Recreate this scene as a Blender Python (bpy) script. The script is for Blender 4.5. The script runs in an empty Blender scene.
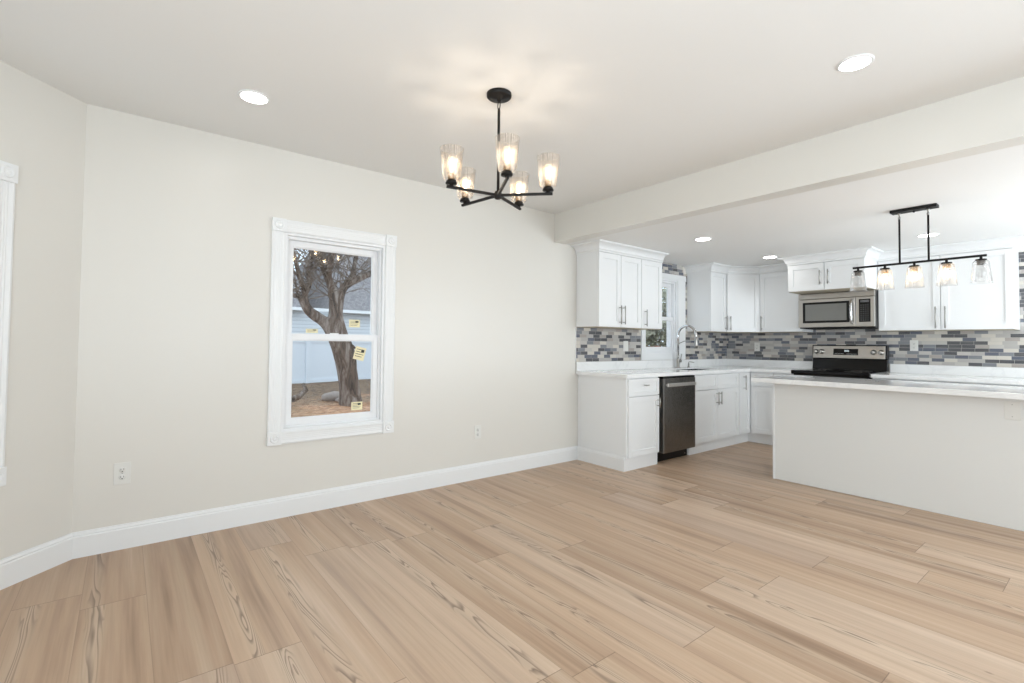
import bpy, bmesh, math, random
from mathutils import Vector, Matrix, noise
PI = math.pi
random.seed(7)
S = bpy.context.scene
COL = S.collection

# ------------------------------------------------------------------ camera
cam_d = bpy.data.cameras.new('camera')
cam_d.sensor_width = 36.0
cam_d.lens = 490.157 / 1024 * 36.0
cam_d.shift_y = -0.01145
cam_d.clip_end = 200
cam = bpy.data.objects.new('camera', cam_d)
COL.objects.link(cam)
Rv, Uv, Fv = (0.784408, -0.620166, 0.009878), (-0.025643, -0.016514, 0.999535), (0.619715, 0.784297, 0.028857)
M = Matrix.Identity(4)
for i in range(3):
    M[i][0], M[i][1], M[i][2] = Rv[i], Uv[i], -Fv[i]
M.translation = Vector((0, -3.6289, 1.2003))
cam.matrix_world = M
S.camera = cam

# ------------------------------------------------------------------ colour management and exposure
S.view_settings.view_transform = 'Standard'
S.view_settings.look = 'None'
S.view_settings.gamma = 1.0
S.view_settings.use_curve_mapping = False
S.view_settings.exposure = 0.0

# ------------------------------------------------------------------ world: bright overcast sky
SKY_STRENGTH = 2.0
W = bpy.data.worlds.new('sky')
S.world = W
W.use_nodes = True
wn = W.node_tree.nodes
wl = W.node_tree.links
wn.clear()
w_out = wn.new('ShaderNodeOutputWorld')
w_bg = wn.new('ShaderNodeBackground')
w_bg.inputs['Color'].default_value = (0.74, 0.86, 1.0, 1)
w_bg.inputs['Strength'].default_value = SKY_STRENGTH
wl.new(w_bg.outputs[0], w_out.inputs[0])

# ------------------------------------------------------------------ area fill lights added at made-up windows out of view
FILL = 2.15
def add_fill_light(name, loc, direction, sx, sy, power, colour=(0.86, 0.935, 1.0)):
    l = bpy.data.lights.new(name, 'AREA')
    l.shape = 'RECTANGLE'
    l.size, l.size_y = sx, sy
    l.energy = power * FILL
    l.color = colour
    o = bpy.data.objects.new(name, l)
    COL.objects.link(o)
    o.location = loc
    o.rotation_euler = Vector(direction).to_track_quat('-Z', 'Y').to_euler()
    return o
# each sits just inside an unseen window added below on the left
add_fill_light('added_fill_light', (-1.22, -4.2, 1.35), (1, 0.2, 0.8), 1.7, 1.6, 42)
add_fill_light('added_fill_light', (1.0, -5.72, 1.35), (-0.4, 1, 2.0), 2.0, 1.9, 20)
add_fill_light('added_fill_light', (4.9, -5.72, 1.35), (-0.1, 1, 1.0), 2.0, 1.9, 46)
add_fill_light('added_fill_light', (6.73, -4.85, 1.35), (-1, 0.3, 1.2), 1.3, 1.6, 26)

# ------------------------------------------------------------------ material helpers
def hexc(r, g, b):
    f = lambda c: (c / 255 / 12.92) if c / 255 <= 0.04045 else ((c / 255 + 0.055) / 1.055) ** 2.4
    return (f(r), f(g), f(b), 1)
class NT:
    def __init__(s, name):
        s.m = bpy.data.materials.new(name)
        s.m.use_nodes = True
        s.n = s.m.node_tree.nodes
        s.l = s.m.node_tree.links
        s.n.clear()
        s.out = s.n.new('ShaderNodeOutputMaterial')
    def node(s, t, **kw):
        n = s.n.new(t)
        for k, v in kw.items():
            setattr(n, k, v)
        return n
    def link(s, a, b):
        s.l.new(a, b)
    def val(s, inp, v):
        if hasattr(v, 'is_output') or isinstance(v, bpy.types.NodeSocket):
            s.l.new(v, inp)
        else:
            inp.default_value = v
    def math(s, op, a, b=0.0, c=None):
        n = s.n.new('ShaderNodeMath')
        n.operation = op
        s.val(n.inputs[0], a)
        s.val(n.inputs[1], b)
        if c is not None:
            s.val(n.inputs[2], c)
        return n.outputs[0]
    def mix(s, f, a, b, blend='MIX'):
        n = s.n.new('ShaderNodeMix')
        n.data_type = 'RGBA'
        n.blend_type = blend
        s.val(n.inputs[0], f)
        s.val(n.inputs[6], a)
        s.val(n.inputs[7], b)
        return n.outputs[2]
    def ramp(s, f, stops, interp='LINEAR'):
        n = s.n.new('ShaderNodeValToRGB')
        n.color_ramp.interpolation = interp
        els = n.color_ramp.elements
        while len(els) < len(stops):
            els.new(0.5)
        for e, (p, c) in zip(els, stops):
            e.position = p
            e.color = c
        s.val(n.inputs[0], f)
        return n.outputs[0]
    def obj(s):
        return s.n.new('ShaderNodeTexCoord').outputs['Object']
    def noise(s, vec, scale, detail=3, rough=0.5, dist=0.0, w=None):
        n = s.n.new('ShaderNodeTexNoise')
        if w is not None:
            n.noise_dimensions = '4D'
            s.val(n.inputs['W'], w)
        s.val(n.inputs['Vector'], vec)
        n.inputs['Scale'].default_value = scale
        n.inputs['Detail'].default_value = detail
        n.inputs['Roughness'].default_value = rough
        n.inputs['Distortion'].default_value = dist
        return n
    def bump(s, h, strength, dist=0.01):
        n = s.n.new('ShaderNodeBump')
        n.inputs['Strength'].default_value = strength
        n.inputs['Distance'].default_value = dist
        s.val(n.inputs['Height'], h)
        return n.outputs[0]
    def bsdf(s, color, rough=0.5, metal=0.0, normal=None, spec=0.5, **kw):
        n = s.n.new('ShaderNodeBsdfPrincipled')
        s.val(n.inputs['Base Color'], color)
        s.val(n.inputs['Roughness'], rough)
        s.val(n.inputs['Metallic'], metal)
        n.inputs['Specular IOR Level'].default_value = spec
        if normal is not None:
            s.link(normal, n.inputs['Normal'])
        for k, v in kw.items():
            s.val(n.inputs[k], v)
        s.link(n.outputs[0], s.out.inputs[0])
        return n

def paint(name, col, rough, mottle=0.02, bump=0.03, scale=60, spec=0.5):
    t = NT(name)
    o = t.obj()
    n = t.noise(o, 1.7, 2)
    c2 = tuple(x * (1 - mottle) for x in col[:3]) + (1,)
    c = t.mix(n.outputs['Fac'], col, c2)
    n2 = t.noise(o, scale, 2)
    t.bsdf(c, rough, normal=t.bump(n2.outputs['Fac'], bump, 0.002), spec=spec)
    return t.m
def metal(name, col, rough, stretch=None, spread=0.15):
    t = NT(name)
    o = t.obj()
    mp = t.node('ShaderNodeMapping')
    mp.inputs['Scale'].default_value = stretch or (1, 1, 1)
    t.link(o, mp.inputs[0])
    n = t.noise(mp.outputs[0], 40, 4)
    c2 = tuple(x * (1 - spread) for x in col[:3]) + (1,)
    t.bsdf(t.mix(n.outputs['Fac'], col, c2), t.math('ADD', t.math('MULTIPLY', n.outputs['Fac'], 0.12), rough - 0.06), 1.0)
    return t.m
def plain(name, col, rough=0.5, spec=0.5, metal_=0.0, mottle=0.05):
    t = NT(name)
    n = t.noise(t.obj(), 25, 2)
    c2 = tuple(x * (1 - mottle) for x in col[:3]) + (1,)
    t.bsdf(t.mix(n.outputs['Fac'], col, c2), rough, metal_, spec=spec)
    return t.m
def emit(name, col, strength):
    t = NT(name)
    e = t.node('ShaderNodeEmission')
    e.inputs[0].default_value = col
    e.inputs[1].default_value = strength
    t.link(e.outputs[0], t.out.inputs[0])
    return t.m

MAT = {}
MAT['wall'] = paint('cream_wall_paint', hexc(223, 220, 213), 0.33, 0.015, 0.02, 90)
MAT['ceiling'] = paint('ceiling_paint', hexc(238, 238, 236), 0.75, 0.01, 0.02, 70, spec=0.3)
MAT['trim'] = paint('trim_paint', hexc(235, 236, 236), 0.32, 0.01, 0.01, 40)
MAT['cab'] = paint('white_cabinet_paint', hexc(236, 237, 237), 0.3, 0.01, 0.01, 30)
MAT['island'] = paint('island_panel_paint', hexc(226, 226, 223), 0.45, 0.01, 0.015, 30)
MAT['seam'] = plain('unpainted_cabinet_edge', hexc(190, 180, 160), 0.6)
MAT['dark'] = plain('dark_gap', hexc(30, 30, 30), 0.7)
MAT['nickel'] = metal('brushed_nickel', hexc(178, 176, 172), 0.3)
MAT['steel'] = metal('brushed_steel', hexc(190, 186, 180), 0.3, (1, 1, 40))
MAT['dwsteel'] = metal('dishwasher_steel', hexc(138, 136, 133), 0.28, (40, 40, 1))
MAT['chrome'] = metal('polished_chrome', hexc(215, 215, 215), 0.12)
MAT['blackmetal'] = plain('matte_black_metal', hexc(16, 14, 13), 0.5, 0.3)
MAT['blackgloss'] = plain('black_glass', hexc(5, 5, 6), 0.12, 0.3)
MAT['blackplastic'] = plain('black_plastic', hexc(9, 9, 10), 0.35, 0.3)
MAT['plastic'] = plain('white_plastic', hexc(228, 227, 222), 0.4)
MAT['vinyl'] = plain('white_vinyl', hexc(238, 239, 240), 0.35)
MAT['litsock'] = metal('lit_socket_metal', hexc(165, 140, 110), 0.45)
MAT['greysock'] = metal('grey_socket_metal', hexc(120, 116, 112), 0.45)
MAT['paper'] = plain('cream_paper', hexc(240, 230, 190), 0.7)
MAT['ink'] = plain('black_ink', hexc(60, 60, 55), 0.7)
MAT['downlight'] = emit('downlight_diffuser', (1, 0.97, 0.93, 1), 24)
MAT['filament'] = emit('bulb_filament', (1, 0.66, 0.34, 1), 40)
MAT['led'] = emit('display_digits', (0.8, 0.95, 1, 1), 1.2)

def glow_bulb(name, col, strength, tr=1.0):
    t = NT(name)
    a = t.node('ShaderNodeAddShader')
    tp = t.node('ShaderNodeBsdfTransparent')
    tp.inputs[0].default_value = (tr, tr, tr, 1)
    e = t.node('ShaderNodeEmission')
    e.inputs[0].default_value = col
    e.inputs[1].default_value = strength
    t.link(tp.outputs[0], a.inputs[0])
    t.link(e.outputs[0], a.inputs[1])
    t.link(a.outputs[0], t.out.inputs[0])
    return t.m
MAT['bulb'] = glow_bulb('glowing_bulb_glass', (1, 0.74, 0.46, 1), 0.45)

def thin_glass(name, tint, streaks=0.0, ior=1.45, bumpy=0.0, seeds=0.0, milk=0.0):
    """thin glass: reflects by fresnel, lets the rest through"""
    t = NT(name)
    o = t.obj()
    tp = t.node('ShaderNodeBsdfTransparent')
    gl = t.node('ShaderNodeBsdfGlossy')
    gl.inputs['Roughness'].default_value = 0.03
    fr = t.node('ShaderNodeFresnel')
    geo = t.node('ShaderNodeNewGeometry')     # same reflectance on both faces of the thin glass
    t.link(t.math('ADD', ior, t.math('MULTIPLY', geo.outputs['Backfacing'], 1/ior - ior)), fr.inputs['IOR'])
    fac = fr.outputs[0]
    col = tint
    if bumpy:
        n = t.noise(o, 55, 2, 0.5, 1.5)
        b = t.bump(n.outputs['Fac'], bumpy, 0.006)
        t.link(b, gl.inputs['Normal'])
        t.link(b, fr.inputs['Normal'])
    if streaks:
        # tint bands round the tumbler, put in to throw light streaks on the ceiling
        sep = t.node('ShaderNodeSeparateXYZ')
        t.link(o, sep.inputs[0])
        at = t.math('ARCTAN2', sep.outputs[1], sep.outputs[0])
        cx = t.node('ShaderNodeCombineXYZ')
        t.link(t.math('MULTIPLY', t.math('COSINE', at), 13.0), cx.inputs[0])
        t.link(t.math('MULTIPLY', t.math('SINE', at), 13.0), cx.inputs[1])
        t.link(t.math('MULTIPLY', sep.outputs[2], 3.0), cx.inputs[2])
        n2 = t.noise(cx.outputs[0], 1.6, 2, 0.5)
        col = t.ramp(n2.outputs['Fac'], [(0.42, tuple(c * (1 - streaks) for c in tint[:3]) + (1,)), (0.52, tint)])
    t.val(tp.inputs[0], col)
    mx = t.node('ShaderNodeMixShader')
    t.link(fac, mx.inputs[0])
    t.link(tp.outputs[0], mx.inputs[1])
    t.link(gl.outputs[0], mx.inputs[2])
    last = mx.outputs[0]
    if milk:
        df = t.node('ShaderNodeBsdfTranslucent')
        df.inputs[0].default_value = (0.95, 0.93, 0.9, 1)
        m2 = t.node('ShaderNodeMixShader')
        n3 = t.noise(o, 70, 2, 0.6)
        t.link(t.math('MULTIPLY', t.ramp(n3.outputs['Fac'], [(0.35, (0.25, 0.25, 0.25, 1)), (0.65, (1, 1, 1, 1))]), milk), m2.inputs[0])
        t.link(last, m2.inputs[1])
        t.link(df.outputs[0], m2.inputs[2])
        last = m2.outputs[0]
    t.link(last, t.out.inputs[0])
    return t.m
MAT['pane'] = thin_glass('window_pane_glass', (0.97, 0.985, 0.98, 1))
MAT['shade'] = thin_glass('lit_seeded_glass', (0.99, 0.985, 0.98, 1), streaks=0.22, bumpy=0.5, ior=1.5, milk=0.12)
MAT['unlit_glass'] = thin_glass('unlit_seeded_glass', (0.99, 0.99, 0.99, 1), streaks=0.10, bumpy=0.8, ior=1.5, milk=0.06)

def marble():
    t = NT('white_marble')
    o = t.obj()
    n = t.noise(o, 1.6, 6, 0.6, 1.2)
    v = t.ramp(n.outputs['Fac'], [(0.47, hexc(240, 240, 239)), (0.498, hexc(234, 234, 233)), (0.508, hexc(234, 234, 234)), (0.54, hexc(241, 241, 240))])
    t.bsdf(v, 0.07, spec=0.5)
    return t.m
MAT['marble'] = marble()

def mosaic(name, axis, phase):
    t = NT(name)
    o = t.obj()
    sep = t.node('ShaderNodeSeparateXYZ')
    t.link(o, sep.inputs[0])
    rowh, tl, grout = 0.0365, 0.104, 0.0022
    z = t.math('DIVIDE', t.math('SUBTRACT', sep.outputs[2], 1.019), rowh)
    row = t.math('FLOOR', z)
    wr = t.node('ShaderNodeTexWhiteNoise', noise_dimensions='1D')
    t.val(wr.inputs['W'], t.math('ADD', row, phase))
    u = t.math('ADD', t.math('DIVIDE', sep.outputs[axis], tl), t.math('MULTIPLY', wr.outputs['Value'], 1.0))
    colm = t.math('FLOOR', u)
    cv = t.node('ShaderNodeCombineXYZ')
    t.link(colm, cv.inputs[0])
    t.link(row, cv.inputs[1])
    cv.inputs[2].default_value = phase
    wc = t.node('ShaderNodeTexWhiteNoise', noise_dimensions='3D')
    t.link(cv.outputs[0], wc.inputs['Vector'])
    c = t.ramp(wc.outputs['Value'], [
        (0.0, hexc(48, 52, 62)), (0.15, hexc(72, 80, 98)), (0.29, hexc(112, 116, 124)),
        (0.40, hexc(188, 184, 179)), (0.55, hexc(172, 168, 165)), (0.72, hexc(202, 196, 186)), (0.86, hexc(160, 152, 146))], 'CONSTANT')
    st = t.node('ShaderNodeMapping')
    st.inputs['Scale'].default_value = (6, 6, 60)
    t.link(o, st.inputs[0])
    n = t.noise(st.outputs[0], 1.0, 3)
    c = t.mix(t.math('MULTIPLY', n.outputs['Fac'], 0.22), c, hexc(214, 208, 200))
    fz = t.math('FRACT', z)
    fu = t.math('FRACT', u)
    gz = t.math('LESS_THAN', t.math('MINIMUM', fz, t.math('SUBTRACT', 1.0, fz)), grout / 2 / rowh)
    gu = t.math('LESS_THAN', t.math('MINIMUM', fu, t.math('SUBTRACT', 1.0, fu)), grout / 2 / tl)
    g = t.math('MAXIMUM', gz, gu)
    c = t.mix(g, c, hexc(178, 174, 168))
    t.bsdf(c, t.math('ADD', t.math('MULTIPLY', g, 0.4), 0.22), normal=t.bump(t.math('SUBTRACT', 1.0, g), 0.3, 0.002))
    return t.m
MAT['tile_x'] = mosaic('mosaic_tile_sink_wall', 0, 3.0)
MAT['tile_y'] = mosaic('mosaic_tile_range_wall', 1, 17.0)

def floor_mat():
    t = NT('wood_plank_floor')
    o = t.obj()
    sep = t.node('ShaderNodeSeparateXYZ')
    t.link(o, sep.inputs[0])
    w, L = 0.2375, 1.52
    x = t.math('DIVIDE', t.math('ADD', sep.outputs[0], 0.125), w)
    row = t.math('FLOOR', x)
    fx = t.math('FRACT', x)
    wr = t.node('ShaderNodeTexWhiteNoise', noise_dimensions='1D')
    t.val(wr.inputs['W'], t.math('ADD', row, 4.3))
    u = t.math('ADD', t.math('DIVIDE', sep.outputs[1], L), t.math('MULTIPLY', wr.outputs['Value'], 7.0))
    cl = t.math('FLOOR', u)
    fu = t.math('FRACT', u)
    cv = t.node('ShaderNodeCombineXYZ')
    t.link(row, cv.inputs[0])
    t.link(cl, cv.inputs[1])
    idn = t.node('ShaderNodeTexWhiteNoise', noise_dimensions='2D')
    t.link(cv.outputs[0], idn.inputs['Vector'])
    pid = idn.outputs['Value']
    sc = t.node('ShaderNodeSeparateColor')
    t.link(idn.outputs['Color'], sc.inputs[0])
    r1, r2 = sc.outputs[0], sc.outputs[1]
    wv = t.math('MULTIPLY', pid, 57.0)
    # long soft streaks along the board
    m1 = t.node('ShaderNodeMapping')
    m1.inputs['Scale'].default_value = (12, 0.45, 1)
    t.link(o, m1.inputs[0])
    n1 = t.noise(m1.outputs[0], 1.0, 4, 0.55, 0.3, w=wv)
    m2 = t.node('ShaderNodeMapping')
    m2.inputs['Scale'].default_value = (70, 1.6, 1)
    t.link(o, m2.inputs[0])
    n2 = t.noise(m2.outputs[0], 1.0, 3, 0.6, 0.4, w=wv)
    # cathedral grain: contour lines of a stretched noise, in a band along the heart of some boards
    m3 = t.node('ShaderNodeMapping')
    m3.inputs['Scale'].default_value = (13, 1.0, 1)
    t.link(o, m3.inputs[0])
    n3 = t.noise(m3.outputs[0], 1.0, 2.0, 0.4, 0.5, w=t.math('ADD', wv, 9.0))
    rings = t.math('FRACT', t.math('MULTIPLY', n3.outputs['Fac'], 17.0))
    line = t.ramp(rings, [(0.0, (0, 0, 0, 1)), (0.45, (0.05, 0.05, 0.05, 1)), (0.84, (1, 1, 1, 1)), (0.95, (0, 0, 0, 1))])
    cen = t.math('ADD', t.math('MULTIPLY', r1, 0.56), 0.22)
    wob = t.math('MULTIPLY', t.math('SUBTRACT', n1.outputs['Fac'], 0.5), 0.3)
    dist = t.math('ABSOLUTE', t.math('SUBTRACT', fx, t.math('ADD', cen, wob)))
    band = t.ramp(dist, [(0.04, (1, 1, 1, 1)), (0.15, (0, 0, 0, 1))])
    has = t.math('GREATER_THAN', r2, 0.25)
    grain = t.math('MULTIPLY', t.math('MULTIPLY', line, band), has)
    base = t.ramp(pid, [(0.0, hexc(176, 148, 124)), (0.3, hexc(207, 180, 155)), (0.6, hexc(158, 131, 108)), (0.85, hexc(217, 195, 174)), (1.0, hexc(182, 162, 148))])
    streak = t.ramp(n1.outputs['Fac'], [(0.28, hexc(130, 102, 80)), (0.46, hexc(189, 158, 130)), (0.6, hexc(203, 176, 149)), (0.75, hexc(228, 204, 182))])
    c = t.mix(0.58, base, streak)
    fine = t.ramp(n2.outputs['Fac'], [(0.3, (0.84, 0.82, 0.8, 1)), (0.62, (1, 1, 1, 1))])
    c = t.mix(0.75, c, fine, 'MULTIPLY')
    pale = t.math('MULTIPLY', t.math('MULTIPLY', band, has), 0.4)
    c = t.mix(pale, c, hexc(208, 186, 162))
    c = t.mix(t.math('MULTIPLY', grain, 0.75), c, hexc(104, 82, 68))
    # small knots
    v = t.node('ShaderNodeTexVoronoi')
    m4 = t.node('ShaderNodeMapping')
    m4.inputs['Scale'].default_value = (2.2, 1.1, 1)
    t.link(o, m4.inputs[0])
    t.link(m4.outputs[0], v.inputs['Vector'])
    v.inputs['Scale'].default_value = 1.6
    kn = t.ramp(v.outputs['Distance'], [(0.012, (1, 1, 1, 1)), (0.03, (0, 0, 0, 1))])
    c = t.mix(t.math('MULTIPLY', kn, 0.5), c, hexc(95, 72, 55))
    # joints
    gx = t.math('LESS_THAN', t.math('MINIMUM', fx, t.math('SUBTRACT', 1.0, fx)), 0.0012 / w)
    gy = t.math('LESS_THAN', t.math('MINIMUM', fu, t.math('SUBTRACT', 1.0, fu)), 0.0016 / L)
    g = t.math('MAXIMUM', t.math('MULTIPLY', gx, 0.5), gy)
    c = t.mix(t.math('MULTIPLY', g, 0.6), c, hexc(92, 72, 58))
    b = t.bump(t.math('SUBTRACT', t.math('MULTIPLY', n2.outputs['Fac'], 0.3), g), 0.12, 0.002)
    t.bsdf(c, t.math('ADD', 0.36, t.math('MULTIPLY', n2.outputs['Fac'], 0.12)), normal=b, spec=0.45)
    return t.m
MAT['floor'] = floor_mat()

def bark():
    t = NT('tree_bark')
    o = t.obj()
    m = t.node('ShaderNodeMapping')
    m.inputs['Scale'].default_value = (7, 7, 1.6)
    t.link(o, m.inputs[0])
    n = t.noise(m.outputs[0], 1.6, 6, 0.65, 1.0)
    c = t.ramp(n.outputs['Fac'], [(0.32, hexc(48, 38, 32)), (0.5, hexc(112, 94, 82)), (0.68, hexc(168, 158, 150))])
    t.bsdf(c, 0.9, normal=t.bump(n.outputs['Fac'], 1.0, 0.08))
    return t.m
MAT['bark'] = bark()
MAT['twig'] = plain('thin_twig', hexc(134, 120, 108), 0.9, mottle=0.4)
def ground_mat():
    t = NT('leaf_litter_ground')
    o = t.obj()
    n = t.noise(o, 9, 6, 0.7)
    n2 = t.noise(o, 0.8, 3, 0.5)
    v = t.node('ShaderNodeTexVoronoi')
    v.inputs['Scale'].default_value = 16
    t.link(o, v.inputs['Vector'])
    c = t.ramp(n.outputs['Fac'], [(0.36, hexc(88, 56, 38)), (0.5, hexc(164, 112, 78)), (0.64, hexc(220, 172, 128))])
    sc = t.node('ShaderNodeSeparateColor')
    t.link(v.outputs['Color'], sc.inputs[0])
    leaf = t.ramp(sc.outputs[0], [(0.0, hexc(120, 78, 56)), (0.4, hexc(186, 140, 104)), (0.8, hexc(214, 180, 150))])
    c = t.mix(0.5, c, leaf)
    c = t.mix(t.ramp(n2.outputs['Fac'], [(0.45, (0, 0, 0, 1)), (0.65, (0.6, 0.6, 0.6, 1))]), c, hexc(96, 92, 66))
    sp = t.node('ShaderNodeSeparateXYZ')
    t.link(o, sp.inputs[0])
    edge = t.math('ADD', sp.outputs[1], t.math('MULTIPLY', t.math('SUBTRACT', n2.outputs['Fac'], 0.5), 3.0))
    soil = t.ramp(t.math('DIVIDE', edge, 12.0), [(0.46, (0, 0, 0, 1)), (0.58, (1, 1, 1, 1))])
    dark = t.ramp(n.outputs['Fac'], [(0.35, hexc(58, 42, 32)), (0.6, hexc(132, 106, 80))])
    c = t.mix(soil, c, dark)
    t.bsdf(c, 0.95, normal=t.bump(v.outputs['Distance'], 0.7, 0.05))
    return t.m
MAT['ground'] = ground_mat()
def siding():
    t = NT('white_clapboard_siding')
    o = t.obj()
    sep = t.node('ShaderNodeSeparateXYZ')
    t.link(o, sep.inputs[0])
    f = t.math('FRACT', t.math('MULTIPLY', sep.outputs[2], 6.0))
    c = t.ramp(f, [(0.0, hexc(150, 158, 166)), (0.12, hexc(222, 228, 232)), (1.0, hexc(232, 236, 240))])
    t.bsdf(c, 0.7, normal=t.bump(f, 0.4, 0.03))
    return t.m
MAT['siding'] = siding()
def shingle():
    t = NT('grey_roof_shingle')
    o = t.obj()
    br = t.node('ShaderNodeTexBrick')
    t.link(o, br.inputs['Vector'])
    br.inputs['Scale'].default_value = 4
    br.inputs['Color1'].default_value = hexc(150, 146, 146)
    br.inputs['Color2'].default_value = hexc(124, 120, 122)
    br.inputs['Mortar'].default_value = hexc(104, 100, 102)
    t.bsdf(br.outputs['Color'], 0.9)
    return t.m
MAT['shingle'] = shingle()
MAT['fence'] = plain('white_vinyl_fence', hexc(226, 232, 238), 0.5, mottle=0.03)
MAT['stone'] = plain('pale_stone', hexc(170, 158, 150), 0.9, mottle=0.3)
def leafm(name, a, b):
    t = NT(name)
    n = t.noise(t.obj(), 3.5, 3)
    t.bsdf(t.ramp(n.outputs['Fac'], [(0.35, a), (0.65, b)]), 0.8)
    return t.m
MAT['leaf_green'] = leafm('olive_leaves', hexc(128, 130, 104), hexc(190, 186, 164))
MAT['leaf_red'] = leafm('russet_leaves', hexc(140, 82, 66), hexc(196, 140, 122))

# ------------------------------------------------------------------ mesh helpers
class MB:
    """collects shapes and links them as ONE mesh object"""
    def __init__(s):
        s.v = []; s.f = []; s.sm = []
    def add(s, vs, fs, smooth=False):
        b = len(s.v)
        s.v += [tuple(x) for x in vs]
        s.f += [tuple(b + i for i in f) for f in fs]
        s.sm += [smooth] * len(fs)
        return s
    def box(s, x0, x1, y0, y1, z0, z1):
        x0, x1 = min(x0, x1), max(x0, x1); y0, y1 = min(y0, y1), max(y0, y1); z0, z1 = min(z0, z1), max(z0, z1)
        return s.add([(x0,y0,z0),(x1,y0,z0),(x1,y1,z0),(x0,y1,z0),(x0,y0,z1),(x1,y0,z1),(x1,y1,z1),(x0,y1,z1)],
                     [(3,2,1,0),(4,5,6,7),(0,1,5,4),(1,2,6,5),(2,3,7,6),(3,0,4,7)])
    def prism(s, pts, z0, z1):
        n = len(pts)
        vs = [(x, y, z0) for x, y in pts] + [(x, y, z1) for x, y in pts]
        return s.add(vs, [tuple(range(n))[::-1], tuple(range(n, 2*n))] + [(i, (i+1) % n, n+(i+1) % n, n+i) for i in range(n)])
    def tube(s, p0, p1, r0, r1=None, seg=14, smooth=True):
        p0, p1 = Vector(p0), Vector(p1)
        r1 = r0 if r1 is None else r1
        d = (p1 - p0).normalized()
        a = d.orthogonal().normalized(); b = d.cross(a)
        vs = []
        for p, r in ((p0, r0), (p1, r1)):
            for i in range(seg):
                t = 2*PI*i/seg
                vs.append(p + (a*math.cos(t) + b*math.sin(t))*r)
        s.add(vs, [(i, (i+1) % seg, seg+(i+1) % seg, seg+i) for i in range(seg)], smooth)
        b0 = len(s.v) - 2*seg
        s.f += [tuple(b0+i for i in range(seg))[::-1], tuple(b0+seg+i for i in range(seg))]
        s.sm += [False, False]
        return s
    def path(s, pts, r, seg=12):
        pts = [Vector(p) for p in pts]
        n = len(pts)
        rings = []
        up = None
        for i, p in enumerate(pts):
            d = (pts[min(i+1, n-1)] - pts[max(i-1, 0)]).normalized()
            if up is None:
                up = d.orthogonal().normalized()
            up = (up - d*up.dot(d)).normalized()
            b = d.cross(up)
            rr = r[i] if isinstance(r, (list, tuple)) else r
            rings.append([p + (up*math.cos(2*PI*k/seg) + b*math.sin(2*PI*k/seg))*rr for k in range(seg)])
        vs = [v for ring in rings for v in ring]
        fs = [(i*seg+k, i*seg+(k+1) % seg, (i+1)*seg+(k+1) % seg, (i+1)*seg+k) for i in range(n-1) for k in range(seg)]
        s.add(vs, fs, True)
        b0 = len(s.v) - n*seg
        s.f += [tuple(b0+k for k in range(seg))[::-1], tuple(b0+(n-1)*seg+k for k in range(seg))]
        s.sm += [False, False]
        return s
    def lathe(s, prof, c=(0, 0, 0), seg=24, axis='z', smooth=True):
        vs = []
        for r, h in prof:
            for i in range(seg):
                t = 2*PI*i/seg
                a, b = r*math.cos(t), r*math.sin(t)
                if axis == 'z': vs.append((c[0]+a, c[1]+b, c[2]+h))
                elif axis == 'y': vs.append((c[0]+a, c[1]+h, c[2]+b))
                else: vs.append((c[0]+h, c[1]+a, c[2]+b))
        m = len(prof)
        return s.add(vs, [(j*seg+i, j*seg+(i+1) % seg, (j+1)*seg+(i+1) % seg, (j+1)*seg+i) for j in range(m-1) for i in range(seg)], smooth)
    def sphere(s, c, r, rx=1, ry=1, rz=1, seg=14, rings=8):
        vs = []
        for j in range(rings+1):
            ph = PI*j/rings
            for i in range(seg):
                t = 2*PI*i/seg
                vs.append((c[0]+rx*r*math.sin(ph)*math.cos(t), c[1]+ry*r*math.sin(ph)*math.sin(t), c[2]+rz*r*math.cos(ph)))
        return s.add(vs, [(j*seg+i, (j+1)*seg+i, (j+1)*seg+(i+1) % seg, j*seg+(i+1) % seg) for j in range(rings) for i in range(seg)], True)
    def sweep(s, path, prof, side=1):
        """profile (offset, z) swept along a 2-D path with mitred corners; offset goes to the right of travel * side"""
        n = len(path); P = [Vector(p) for p in path]
        rings = []
        for i in range(n):
            d0 = (P[i] - P[i-1]).normalized() if i else (P[1] - P[0]).normalized()
            d1 = (P[i+1] - P[i]).normalized() if i < n-1 else d0
            if i == 0: d0 = d1
            n0 = Vector((d0.y, -d0.x))*side; n1 = Vector((d1.y, -d1.x))*side
            m = (n0 + n1).normalized(); k = 1/max(0.2, m.dot(n0))
            rings.append([(P[i].x + m.x*o*k, P[i].y + m.y*o*k, z) for o, z in prof])
        q = len(prof)
        vs = [v for r in rings for v in r]
        fs = [(i*q+k, i*q+(k+1) % q, (i+1)*q+(k+1) % q, (i+1)*q+k) for i in range(n-1) for k in range(q)]
        fs += [tuple(range(q))[::-1], tuple((n-1)*q+k for k in range(q))]
        return s.add(vs, fs)
    def build(s, name, mat, parent=None, bevel=0.0, loc=None):
        me = bpy.data.meshes.new(name)
        me.from_pydata(s.v, [], s.f)
        bm = bmesh.new(); bm.from_mesh(me)
        bmesh.ops.remove_doubles(bm, verts=bm.verts, dist=1e-6) if not bevel else None
        bmesh.ops.recalc_face_normals(bm, faces=bm.faces)
        bm.to_mesh(me); bm.free()
        if len(me.polygons) == len(s.sm):
            for p, q in zip(me.polygons, s.sm): p.use_smooth = q
        me.materials.append(MAT[mat] if isinstance(mat, str) else mat)
        o = bpy.data.objects.new(name, me)
        COL.objects.link(o)
        if parent: o.parent = parent
        if loc: o.location = loc
        if bevel:
            b = o.modifiers.new('bevel', 'BEVEL')
            b.width = bevel; b.segments = 2; b.limit_method = 'ANGLE'
        return o
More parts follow.
